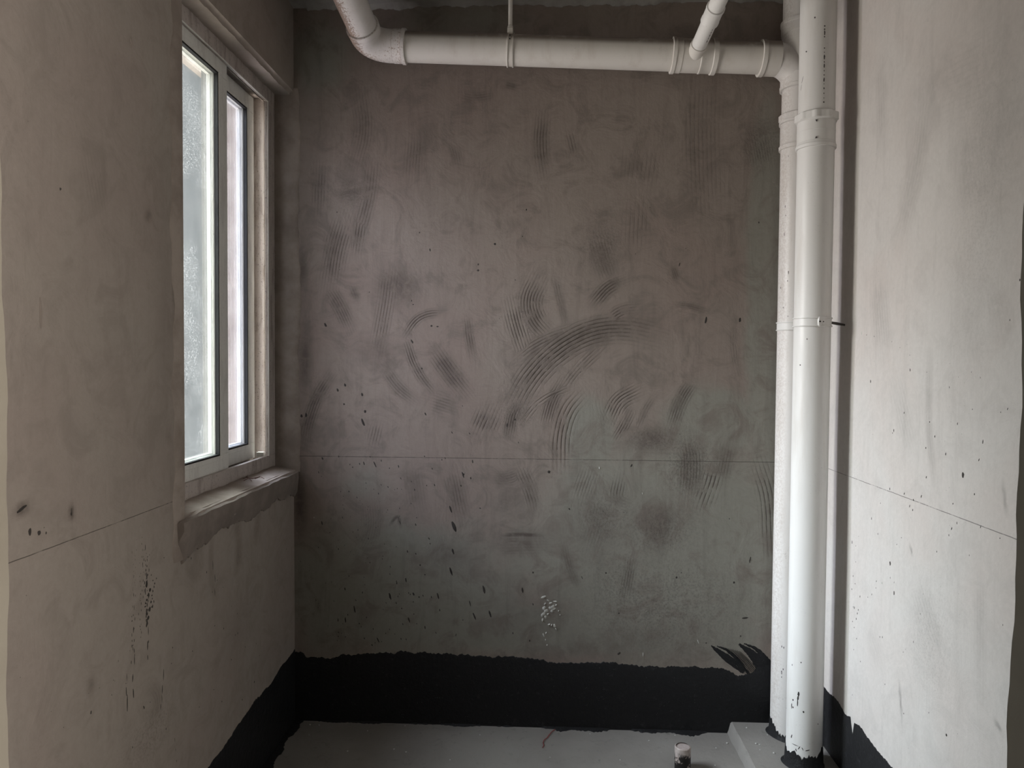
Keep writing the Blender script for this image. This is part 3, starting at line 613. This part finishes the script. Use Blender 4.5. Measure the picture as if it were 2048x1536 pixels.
mb = MB(); flecks(mb, RF, wr, nr_, .0006); mb.build('dark_spatter', M['fleck'], wall_right, kind='stuff')
WF = [(1087, 1194, 14, 6, 25), (1096, 1201, 8, 3, -40), (1090, 1208, 7, 4, 60), (1101, 1206, 9, 4, 20), (1105, 1214, 12, 7, 60), (1100, 1216, 8, 6, 130), (1110, 1203, 10, 3, 0), (1112, 1210, 7, 3, 40), (1088, 1216, 10, 8, 60), (1092, 1222, 12, 8, 40), (1086, 1229, 13, 7, 50), (1091, 1234, 10, 6, 110), (1085, 1240, 8, 4, 80), (1096, 1228, 6, 5, 30), (1098, 1249, 7, 4, 20), (1103, 1250, 6, 3, 60), (1109, 1252, 9, 6, 100), (1112, 1258, 6, 3, 120), (1087, 1270, 9, 3, 110), (1092, 1266, 5, 2, 70),
      (1117, 1222, 5, 2, 90), (1120, 1230, 3, 2, 90), (1091, 1280, 4, 2, 90), (1094, 1290, 4, 2, 70), (1104, 1222, 8, 7, 80), (1108, 1218, 9, 6, 20)]
mb = MB(); flecks(mb, WF, wb, nb_, .0028); mb.build('white_plaster_splat', M['white_fleck'], wall_back)
mb = MB(); flecks(mb, [(1286, 1309, 12, 3, 92), (1199, 936, 7, 2, 95), (1285, 987, 6, 2, 110), (1396, 1283, 12, 2, 110)], wb, nb_, .002); mb.build('white_scratch', M['white_fleck'], wall_back)
mb = MB(); flecks(mb, [(1918, 511, 12, 4, 85), (1723, 666, 9, 4, 80), (1764, 1166, 6, 3, 90)], wr, nr_, .002); mb.build('white_scratch', M['white_fleck'], wall_right)
mb = MB(); flecks(mb, [(82, 625, 34, 4, 92), (262, 86, 16, 3, 95), (352, 790, 5, 3, 90)], wl, nl_, .002); mb.build('pale_scratch', M['reveal'], wall_left)

# ------------------------------------------------------------------ window
win = empty('window_1', (-.94, 2.06, WB + .012), kind='structure')
FX = -.909; FY0, FY1, FZ0, FZ1 = 1.655, 2.4385, .872, 2.1225
def ring_frame(x0, x1, y0, y1, z0, z1, wy, wz0, wz1):
    m = MB(); m.box((x0, y0, z0), (x1, y1, z0 + wz0)); m.box((x0, y0, z1 - wz1), (x1, y1, z1)); m.box((x0, y0, z0 + wz0), (x1, y0 + wy, z1 - wz1)); m.box((x0, y1 - wy, z0 + wz0), (x1, y1, z1 - wz1)); return m
fm = ring_frame(-1.02, -.9215, FY0, FY1, FZ0, FZ1, .022, .028, .022)
merge(fm, ring_frame(-.9215, FX, FY0, FY1, FZ0, FZ1, .055, .047, .044))
merge(fm, ring_frame(-1.02, -1.005, FY0, FY1, FZ0, FZ1, .050, .050, .044))
fr_ = fm.build('window_frame', M['frame'], win, smooth=False, bevel=.0015)
tr = MB()      # sliding rails
for x in (-.9345, -.9715):
    tr.box((x - .0015, FY0 + .02, FZ0 + .027), (x + .0015, FY1 - .02, FZ0 + .042)); tr.box((x - .0015, FY0 + .02, FZ1 - .036), (x + .0015, FY1 - .02, FZ1 - .021)); tr.box((x - .003, FY1 - .034, FZ0 + .03), (x + .003, FY1 - .02, FZ1 - .03))
tr.build('sliding_rail', M['rail'], fr_, smooth=False)
mb = MB().rings([[Vector((FX + .0008, FY1 - .0575 + a, z)) for a in (0, .003)] + [Vector((FX - .002, FY1 - .0575 + a, z)) for a in (.003, 0)] for z in (FZ0 + .046, FZ1 - .043)])
mb.box((FX - .002, FY0 + .055, FZ1 - .0465), (FX + .0008, FY1 - .055, FZ1 - .0435))
mb.build('frame_lip', M['sash'], fr_, smooth=False)
def sash(x0, x1, y0, y1, z0, z1, w, wz, glass):
    s = ring_frame(x0, x1, y0, y1, z0, z1, w, wz, wz)
    merge(s, ring_frame(x0 + .006, x1 + .0025, y0 + w - .016, y1 - w + .016, z0 + wz - .016, z1 - wz + .016, .013, .013, .013))
    so = s.build('window_sash', M['sash'], win, smooth=False, bevel=.0012)
    gy0, gy1, gz0, gz1 = y0 + w - .003, y1 - w + .003, z0 + wz - .003, z1 - wz + .003
    ring_frame(x1 - .010, x1 + .001, gy0 - .001, gy1 + .001, gz0 - .001, gz1 + .001, .006, .006, .006).build('gasket', M['gasket'], so, smooth=False)
    xm = (x0 + x1) / 2 - .002
    MB().box((xm, gy0, gz0), (xm + .004, gy1, gz1)).build('glass_pane', glass, so, smooth=False)
    sp = ring_frame(xm - .012, xm - .002, gy0, gy1, gz0, gz1, .009, .009, .009); sp.build('glazing_bead', M['sash'], so, smooth=False)
    return so
sash(-.950, -.920, 1.682, 2.097, .910, 2.090, .062, .055, M['glass_near'])
far_sash = sash(-.986, -.955, 2.078, 2.377, .912, 2.086, .058, .052, M['glass_far'])
MB().box((-.9855, 2.0755, .913), (-.9555, 2.0785, 2.085)).build('dark_cover_strip', M['strip'], far_sash, smooth=False)  # added strip, darkens the overbright side edge of the far sash
# small stopper on the lower rail
MB().box((-.95, 2.375, .915), (-.926, 2.395, .93)).build('rail_stopper', M['sash'], fr_, smooth=False, bevel=.002)

# ------------------------------------------------------------------ raised screed around the stacks
LX, LZ = .6215, .037
led = MB(); rows = []
for i in range(101):
    y = YF + .3 + (YB - YF - .3) * i / 100; w = .0009 * math.sin(i * .37) + .0006 * math.sin(i * 1.1)
    rows.append([Vector((XR + .001, y, -.002)), Vector((LX - .002 + w * 1.5, y, -.002)), Vector((LX + .003 + w, y, .010)), Vector((LX + .009 + w, y, LZ - .004)), Vector((LX + .014 + w, y, LZ)), Vector((XR + .001, y, LZ))])
led.rings(rows); tag(led.build('trim_3', M['floor'], origin=(.75, 1.7, 0)), kind='structure')

# ------------------------------------------------------------------ pipes
RP = .0512
def ribbed(z0, z1, r0, r1, lobes, n=96):
    """gripped ring with flats and lugs"""
    m = MB(); R = []
    for h, k in ((0, 0), (.15, .8), (.5, 1), (.85, .8), (1, 0)):
        ring = []
        for j in range(n):
            a = j / n * 2 * math.pi; q = max(0, math.sin(a * lobes)) ** .5
            r = r0 + (r1 - r0) * (k if k < .5 else .55 + .45 * q) ; ring.append((r * math.cos(a), r * math.sin(a), z0 + (z1 - z0) * h))
        R.append(ring)
    return m, R
def lug_ring(cx, cy, z0, z1, r0, r1, lobes):
    m, R = ribbed(z0, z1, r0, r1, lobes)
    m.rings([[Vector((cx + p[0], cy + p[1], p[2])) for p in r] for r in R], caps=False); return m
def collar(cx, cy, base, r, top, name, parent, amp=.01):
    n = 96; rows = []
    for j in range(n + 1):
        a = 2 * math.pi * j / n; t = top(a) + random.uniform(-amp, amp) * .5
        c, s = math.cos(a), math.sin(a); flare = .010 + .004 * math.sin(a * 3)
        rows.append([Vector((cx + c * (r - .001), cy + s * (r - .001), base)), Vector((cx + c * (r + flare), cy + s * (r + flare), base)), Vector((cx + c * (r + .004), cy + s * (r + .004), base + .008)), Vector((cx + c * (r + .0016), cy + s * (r + .0016), t - .002)), Vector((cx + c * (r - .001), cy + s * (r - .001), t))])
    return MB().rings(rows, caps=False).build(name, M['coat'], parent)

# front stack
FXC, FYC = .7850, 2.20
fs = empty('soil_stack_pipe', (FXC, FYC, LZ), 'front white vertical soil pipe, nearest the camera in the right corner', 'pipe', 'vertical white pipes in the right corner')
MB().lathe((FXC, FYC, LZ), (0, 0, 1), [(0, RP), (1.86 - LZ, RP)], 64, False).build('lower_pipe', M['pvc'], fs)
MB().lathe((FXC, FYC, 1.90), (0, 0, 1), [(0, RP - .001), (CE - 1.90, RP - .001)], 64, False).build('upper_pipe', M['pvc'], fs)
ej = MB().lathe((FXC, FYC, 1.8585), (0, 0, 1), [(0, RP), (.001, .0555), (.009, .0560), (.011, .0542), (.017, .0537), (.018, .0527), (.048, .0527), (.0485, .0532), (.0495, .0532), (.05, .0527), (.077, .0527), (.078, RP)], 72, False)
ej_o = ej.build('expansion_joint', M['pvc'], fs)
lug_ring(FXC, FYC, 1.935, 1.9625, .0525, .0605, 9).build('lug_ring', M['pvc'], ej_o)
mb = MB()
for z, s in ((1.931, -1), (1.8785, 1)):
    for a in (-1.9,):
        c = Vector((FXC + math.cos(a) * .0534, FYC + math.sin(a) * .0534, z)); t = Vector((-math.sin(a), math.cos(a), 0)); o = Vector((math.cos(a), math.sin(a), 0)) * .0012
        MB().rings([[c - t * .003 - o, c + t * .003 - o, c + Vector((0, 0, s * .006)) - o], [c - t * .003 + o, c + t * .003 + o, c + Vector((0, 0, s * .006)) + o]]).build('arrow_mark', M['print'], ej_o, smooth=False)
collar(FXC, FYC, LZ, RP, lambda a: LZ + .048 + .020 * max(0, math.cos(a - .1)) + .006 * math.sin(a * 7), 'black_coating_collar', fs, .012)
def on_pipe(mb, cx, cy, r, px, py, L, w, ang=90, lift=.0008):
    """a small mark wrapped on a vertical pipe where the photo shows it"""
    p = hit(px, py, 'y', cy - r * .8)
    for _ in range(4):
        dx = max(-r * .97, min(r * .97, p.x - cx)); p = hit(px, py, 'y', cy - math.sqrt(r * r - dx * dx))
    a0 = math.atan2(p.y - cy, p.x - cx); n0 = len(mb.v); k = 10; ar = math.radians(ang)
    for j in range(k):
        t = 2 * math.pi * j / k; l = L * .0015 / 2 * math.cos(t) * random.uniform(.85, 1.1); q = w * .0015 / 2 * math.sin(t) * random.uniform(.7, 1.2)
        du = math.cos(ar) * l - math.sin(ar) * q; dv = math.sin(ar) * l + math.cos(ar) * q; a = a0 + du / r
        mb.v.append(Vector((cx + math.cos(a) * (r + .0001), cy + math.sin(a) * (r + .0001), p.z + dv)))
    mb.v.append(Vector((cx + math.cos(a0) * (r + lift), cy + math.sin(a0) * (r + lift), p.z)))
    for j in range(k): mb.f.append((n0 + j, n0 + (j + 1) % k, n0 + k))
mb = MB()
for q in [(1597, 1388, 10, 4, 90), (1596, 1396, 12, 3, 82), (1595, 1406, 14, 2.4, 90), (1585, 1400, 4, 3, 90), (1582, 1412, 12, 2.2, 90), (1585, 1415, 4, 3, 90), (1607, 1424, 4, 3.4, 90), (1583, 1330, 4, 2, 90), (1582, 1473, 9, 2.5, 75), (1602, 1325, 3, 2, 90), (1636, 1448, 3, 2, 90), (1600, 730, 3, 3, 90), (1614, 678, 3, 2, 90), (1590, 1490, 16, 1.3, 0), (1598, 1496, 8, 1.6, 60), (1605, 1498, 6, 1.6, 120), (1592, 1500, 6, 2, 110), (1588, 1504, 8, 2, 80), (1615, 1501, 10, 2, 20)]:
    mb = MB(); on_pipe(mb, FXC, FYC, RP, *q); mb.build('black_drip', M['fleck'], fs)
mb = MB()
for y0 in list(range(52, 78, 7)) + list(range(96, 212, 9)):
    mb = MB(); on_pipe(mb, FXC, FYC, RP - .001, 1650 - y0 * .012, y0 + random.uniform(-1, 1), random.choice([2, 3, 4, 9]), random.uniform(1.2, 3.2), 90, .0004); mb.build('printed_marking', M['print'], fs)
for q in [(1630, 35, 4, 3, 90), (1612, 103, 3, 4, 60), (1604, 160, 14, 1.2, 70), (1600, 175, 12, 1.2, 75)]: mb = MB(); on_pipe(mb, FXC, FYC, RP - .001, *q, .0004); mb.build('scuff_mark', M['print'], fs)

# rear stack
BXC, BYC = .7935, 2.378; RB = .0525
rs = empty('drain_stack_pipe', (BXC, BYC, LZ), 'rear white vertical drain pipe with brown stains, half hidden behind the front one', 'pipe', 'vertical white pipes in the right corner')
MB().lathe((BXC, BYC, LZ), (0, 0, 1), [(0, RB), (1.915 - LZ, RB)], 56, False).build('lower_pipe', M['pvc_r'], rs)
MB().lathe((BXC, BYC, 1.93), (0, 0, 1), [(0, RB - .001), (2.13 - 1.93, RB - .001)], 56, False).build('middle_pipe', M['pvc_r'], rs)
MB().lathe((BXC, BYC, 2.28), (0, 0, 1), [(0, RB), (CE - 2.28, RB)], 56, False).build('upper_pipe', M['pvc_r'], rs)
ej = MB().lathe((BXC, BYC, 1.908), (0, 0, 1), [(0, RB), (.001, .0575), (.012, .058), (.014, .0558), (.02, .0545), (.10, .0545), (.101, RB)], 64, False).build('expansion_joint', M['pvc_r'], rs)
lug_ring(BXC, BYC, 1.997, 2.020, .0545, .0600, 9).build('lug_ring', M['pvc_r'], ej)
lug_ring(BXC, BYC, 1.988, 1.996, .0545, .0612, 2).build('lug_ring', M['pvc_r'], ej)
# swept tee: body, top socket, bottom socket, side arm
te = MB().lathe((BXC, BYC, 2.095), (0, 0, 1), [(0, RB), (.001, .0585), (.011, .0588), (.013, .0570), (.045, .0568), (.047, .0545), (.17, .0545), (.172, .0572), (.20, .0575), (.202, .0592), (.212, .0590), (.213, RB)], 64, False)
HZ = lambda x: 2.2430 - (x + .437) * .0437
HY = 2.372
arc = []
cx0, cz0 = .7935 - .092, None
zc = HZ(cx0)
for i in range(15):
    a = math.pi / 2 * i / 14; arc.append(Vector((cx0 + .092 * math.sin(a), HY + (BYC - HY) * i / 14, zc - .092 * (1 - math.cos(a)) - .0)))
te.sweep([Vector((cx0 - .03, HY, HZ(cx0 - .03)))] + arc, .0500, 56)
te_o = te.build('swept_tee', M['pvc_r'], rs)
collar(BXC, BYC, LZ, RB, lambda a: LZ + .016 + .038 * math.cos(a - 2.6) + .006 * math.sin(a * 6), 'black_coating_collar', rs, .016)
mb = MB()
for k in range(26):
    mb = MB(); on_pipe(mb, BXC, BYC, RB, random.uniform(1561, 1578), random.choice([random.uniform(300, 640), random.uniform(150, 300), random.uniform(1290, 1440)]), random.uniform(2, 9), random.uniform(1.2, 2), 90, .0004); mb.build('grime_mark', M['fleck'], rs)

# horizontal drain
hd = empty('horizontal_drain_pipe', (0, HY, HZ(0) - RP), 'white horizontal drain pipe running under the ceiling along the back wall', 'pipe')
dH = Vector((1, 0, -.0437)).normalized()
def Hp(x): return Vector((x, HY, HZ(x)))
RH = .0475
MB().lathe(Hp(-.47), dH, [(0, RH), (1.20, RH)], 64, False).build('pipe', M['pvc_h'], hd)
# elbow at the window end
DD = Vector((-.12, -.93, .35)).normalized(); EC = Vector((-.568, HY, HZ(-.568)))
el = MB(); pts = []
p0 = EC + (-dH) * -.075; p3 = EC + DD * .068
for i in range(17):
    t = i / 16; pts.append((1 - t) ** 2 * p0 + 2 * t * (1 - t) * (EC - dH * .012 + DD * 0) + t * t * p3)
pts = [EC + dH * .085] + pts + [EC + DD * .075]
el.sweep(pts, .0505, 56, False)
el.lathe(EC + dH * .075, dH, [(0, .0505), (.001, .0518), (.026, .0518), (.028, .0525), (.029, .0546), (.040, .0546), (.041, RH)], 64, False)
el.lathe(EC + DD * .060, DD, [(0, .0505), (.002, .0520), (.016, .0520), (.017, .0530), (.022, .0528), (.0225, RH)], 64, False)
el.build('elbow', M['pvc_s'], hd)
# inspection-like tee with hooped sockets
def X(px): return hit(px, 112, 'y', HY - RH * .6).x
def span(x0, x1, prof, name, mat='pvc_h'):
    L = (x1 - x0); MB().lathe(Hp(x0), dH, [(t * L, r) for t, r in prof], 64, False).build(name, M[mat], hd)
x0, x1 = X(1345), X(1436)
L = x1 - x0
tee = MB().lathe(Hp(x0), dH, [(0, RH), (.001, .0548), (.011, .0548), (.013, .0520), (.030, .0520), (.032, .0503), (.036, .0503), (L * .62, .0503), (L * .62 + .002, .0523), (L * .62 + .007, .0523), (L * .62 + .009, .0510), (L - .016, .0510), (L - .014, .0546), (L - .001, .0546), (L, RH)], 72, False)
BD = Vector((.085, -.96, .235)).normalized(); BE = Hp(X(1388)) - Vector((0, 0, .014))
tee.lathe(BE, BD, [(0, .0245), (.068, .0245), (.0685, .0262), (.0795, .0262), (.080, .0232)], 48, False)
tee.build('tee_fitting', M['pvc_h'], hd)
x0 = X(1524); L = X(1562) - x0
MB().lathe(Hp(x0), dH, [(0, RH), (.001, .0552), (.013, .0552), (.015, .0525), (L, .0525), (L + .001, .050)], 72, False).build('end_socket', M['pvc_h'], hd)

# diagonal inlet
di = empty('diagonal_drain_pipe', EC + DD * .05, 'thick white pipe slanting from the left elbow up to the ceiling, speckled with cement', 'pipe')
LD = (CE - (EC.z + DD.z * .05)) / DD.z
MB().lathe(EC + DD * .05, DD, [(0, .0468), (LD + .02, .0468)], 64, False).build('pipe', M['pvc_s'], di)
# small branch
br = empty('branch_drain_pipe', BE + BD * .07, 'slim white branch pipe rising from the drain tee towards the ceiling', 'pipe')
LB = (CE - (BE.z + BD.z * .07)) / BD.z
MB().lathe(BE + BD * .07, BD, [(0, .0230), (LB + .02, .0230)], 48, False).build('pipe', M['pvc'], br)
MB().lathe(BE + BD * .178, BD, [(0, .0230), (.001, .0268), (.008, .0270), (.010, .0256), (.052, .0256), (.054, .0270), (.062, .0268), (.063, .0230)], 48, False).build('coupling', M['pvc'], br)
mb = MB()
_, s_, t_ = frame_of(BD)
for k in range(8):
    h = .12 + k * .013; a = -2.0
    c = BE + BD * h + (s_ * math.cos(a) + t_ * math.sin(a)) * .0232; tt = (-s_ * math.sin(a) + t_ * math.cos(a)); oo = (s_ * math.cos(a) + t_ * math.sin(a)) * .0003
    l, w = random.uniform(.003, .005), random.uniform(.0006, .0013)
    mb = MB(); mb.rings([[c - BD * l - tt * w - oo, c + BD * l - tt * w - oo, c + BD * l + tt * w - oo, c - BD * l + tt * w - oo], [c - BD * l - tt * w + oo, c + BD * l - tt * w + oo, c + BD * l + tt * w + oo, c - BD * l + tt * w + oo]]); mb.build('printed_marking', M['print'], br)

# hanger of the horizontal pipe
xh = X(1020)
hg = empty('pipe_hanger', (xh, HY, HZ(xh)), 'white plastic hanger with rod holding the horizontal pipe from the ceiling', 'pipe hanger')
st = MB().lathe(Hp(xh - .0105), dH, [(0, RH), (0, .0515), (.004, .0522), (.0045, .0492), (.017, .0492), (.0175, .0522), (.0215, .0515), (.0215, RH)], 72, False)
st_o = st.build('strap', M['pvc_h'], hg)
MB().box((xh - .009, HY - .030, HZ(xh) + .034), (xh + .009, HY - .008, HZ(xh) + .060)).build('buckle', M['pvc_h'], st_o, bevel=.002)
for z in (.016, .030):
    c = Vector((xh, HY - math.sqrt(.0493 ** 2 - z * z), HZ(xh) + z)); nrm = Vector((0, c.y - HY, z)).normalized()
    MB().lathe(c - nrm * .001, nrm, [(0, .0022), (.0018, .0022)], 16).build('hole', M['hole'], st_o)
zz = HZ(xh) + .056
MB().lathe((xh, HY - .02, zz), (0, 0, 1), [(0, .0085), (.010, .0085), (.012, .0068), (CE - zz, .0068)], 24).build('rod', M['pvc_h'], hg)

# stack clamps
def stack_clamp(cx, cy, z, r, label, lug):
    e = empty('pipe_clamp', (cx, cy, z - .014), label, 'pipe clamp', 'strap clamps on the vertical pipes')
    b = MB().lathe((cx, cy, z - .0135), (0, 0, 1), [(0, r), (0, r + .0032), (.003, r + .0040), (.0036, r + .0012), (.0234, r + .0012), (.024, r + .0040), (.027, r + .0032), (.027, r)], 72, False)
    bo = b.build('band', M['pvc'], e)
    if lug:
        a = math.radians(lug); o = Vector((math.cos(a), math.sin(a), 0)); t = Vector((-math.sin(a), math.cos(a), 0))
        c = Vector((cx, cy, z)) + o * (r + .0005); n = 14
        R = []
        for k, q in ((0, 1), (.005, 1), (.007, .7)):
            R.append([c + o * k + t * (.0052 * q * math.cos(2 * math.pi * j / n)) + Vector((0, 0, .0145 * q * math.sin(2 * math.pi * j / n))) for j in range(n)])
        lo = MB().rings(R).build('locking_lug', M['pvc'], e)
        MB().lathe(c + o * .0065, o, [(0, .0024), (.0012, .0024)], 16).build('hole', M['hole'], lo)
        a2 = a + .24; o2 = Vector((math.cos(a2), math.sin(a2), 0)); MB().lathe(Vector((cx, cy, z)) + o2 * (r + .0008), o2, [(0, .0018), (.001, .0018)], 14).build('hole', M['hole'], bo)
        # screw stud into the right-hand wall
        s0 = Vector((cx + r * .97, cy + .01, z + .002)); s1 = Vector((XR + .002, cy + .02, z - .006))
        MB().lathe(s0, s1 - s0, [(0, .003), (.004, .0035), ((s1 - s0).length * .5, .0045), ((s1 - s0).length, .003)], 16).build('wall_screw', M['steel'], e)
    return e
stack_clamp(FXC, FYC, 1.3565, RP, 'white strap clamp with round lug around the front vertical pipe', -89)
stack_clamp(BXC, BYC, 1.353, RB, 'white strap clamp around the rear vertical pipe, dirtier and partly hidden', 0)

# ------------------------------------------------------------------ small things
# capped floor drain stub
sx, sy = hit(1365, 1536, 'z', .0).xy
top = hit(1365, 1492, 'y', sy)
ps = empty('drain_stub_pipe', (sx, sy, 0), 'short upright pipe stub with black smears, standing on the floor left of the ledge', 'pipe stub')
H = top.z
def stub_mat():
    n = NT('smeared_stub')
    z = n.sep(n.g)[2]
    k = n.mr(n.math('ADD', z, n.math('MULTIPLY', n.noise(38, 4, .6), .06)), H + .004, H + .016, 1, 0)
    k = n.math('MULTIPLY', k, n.mr(n.noise(50, 3, .6), .36, .44))
    c = n.mix(k, n.mix(n.mr(n.noise(70, 4, .7), .4, .7), (.46, .40, .37), (.33, .27, .24)), (.014, .012, .011))
    return n.fin(c, .5, n.bump(n.noise(80, 4), .4, .002), .4)
M['stub'] = stub_mat()
RS = .0242
MB().lathe((sx, sy, 0), (0, 0, 1), [(0, RS), (H - .003, RS), (H - .001, RS - .001), (H, RS - .003)], 40, False).build('pipe', M['stub'], ps)
MB().lathe((sx, sy, H - .02), (0, 0, 1), [(0, RS - .003), (.017, RS - .003), (.0165, RS * .8), (.0175, RS * .45), (.0172, .004), (.0172, .0005)], 40, True).build('mortar_plug', simple('dusty_plug', (.32, .265, .25), (.38, .33, .31), .9, 90), ps)
# mortar lump in the corner behind the front pipe
p = hit(1652, 1493, 'y', 2.30); bl = MB(); R = []
for i in range(9):
    th = math.pi * i / 8; R.append([Vector((.852 + .018 * math.sin(th) * math.cos(a) * random.uniform(.85, 1.1), 2.335 + .03 * math.sin(th) * math.sin(a) * random.uniform(.85, 1.1), LZ + .021 - .0215 * math.cos(th))) for a in [2 * math.pi * j / 14 for j in range(14)]])
bl.rings(R)
tag(bl.build('mortar_lump', M['crumb'], origin=(.852, 2.335, LZ)), 'pale mortar lump on the ledge between the front pipe and right wall', 'mortar lump')
# crumbs
def crumb_mesh(r):
    import bmesh
    me = bpy.data.meshes.new('crumb'); b = bmesh.new(); bmesh.ops.create_icosphere(b, subdivisions=2, radius=r)
    for v in b.verts: v.co *= random.uniform(.72, 1.15); v.co.z *= .62
    zmin = min(v.co.z for v in b.verts)
    for v in b.verts: v.co.z -= zmin
    b.to_mesh(me); b.free(); me.materials.append(M['crumb']); return me
meshes = [crumb_mesh(.0034), crumb_mesh(.0026), crumb_mesh(.0019)]
proto = None
def crumbs(lst, z, label, group):
    for (x, y, k) in lst:
        p = hit(x, y, 'z', z)
        if not (XL + .03 < p.x < XR - .02 and p.y < YB - .02): continue
        o = bpy.data.objects.new('plaster_crumb', meshes[k]); o.location = (p.x, p.y, z - .0003); o.rotation_euler = (0, 0, random.uniform(0, 6)); C.objects.link(o)
        tag(o, label, 'crumb', group)
crumbs([(1298, 1482, 1), (1454, 1487, 0), (1278, 1462, 2), (1430, 1531, 2), (620, 1450, 1), (638, 1451, 1), (618, 1470, 2), (551, 1505, 2), (810, 1452, 2), (695, 1503, 1), (788, 1499, 1), (812, 1505, 0), (540, 1526, 2), (960, 1470, 2), (1180, 1468, 2), (1100, 1515, 2), (1240, 1520, 2), (1350, 1471, 2), (900, 1520, 2), (1432, 1496, 2), (735, 1462, 2)], 0, 'tiny white plaster crumb lying on the grey floor left of the ledge', 'white crumbs on the floor')
crumbs([(1512, 1488, 0), (1519, 1490, 1), (1548, 1507, 0), (1493, 1456, 1), (1520, 1500, 2), (1595, 1530, 0), (1535, 1470, 2)], LZ, 'tiny white plaster crumb lying on the raised ledge beside the pipes', 'white crumbs on the ledge')
sc = []
for (x, y, k) in ((412, 1003, 1), (413, 1009, 2), (426, 1002, 1), (470, 978, 2), (440, 985, 2), (505, 962, 2), (476, 972, 1), (398, 1004, 2)): sc.append((x, y, k))
crumbs(sc, WB + .009, 'tiny plaster crumb lying on the mortar window sill', 'crumbs on the sill')
# red string on the floor, twiggy wire on the sill
P = [hit(*q, 'z', .003) for q in ((1110, 1459), (1104, 1463), (1098, 1470), (1094, 1476), (1088, 1480), (1086, 1486), (1088, 1491), (1085, 1495))]
tag(MB().sweep(P, .0012, 8).build('string_scrap', M['red'], origin=P[3].copy()), 'thin red string scrap curled on the floor near the back wall', 'string')
z = WB + .013
def W(x, y): return hit(x, y, 'z', z)
tw = MB(); tw.sweep([W(488, 961), W(498, 956), W(512, 957), W(520, 953), W(528, 957)], .0012, 8); tw.sweep([W(492, 953), W(500, 958), W(503, 962)], .0011, 8); tw.sweep([W(486, 957), W(494, 955), W(496, 946), W(497, 940)], .0008, 8); tw.sweep([W(496, 956), (W(505, 957)), W(516, 955)], .0015, 8)
tag(tw.build('wire_scrap', M['brown'], origin=W(500, 957)), 'rusty brown wire scrap lying on the window sill', 'wire')
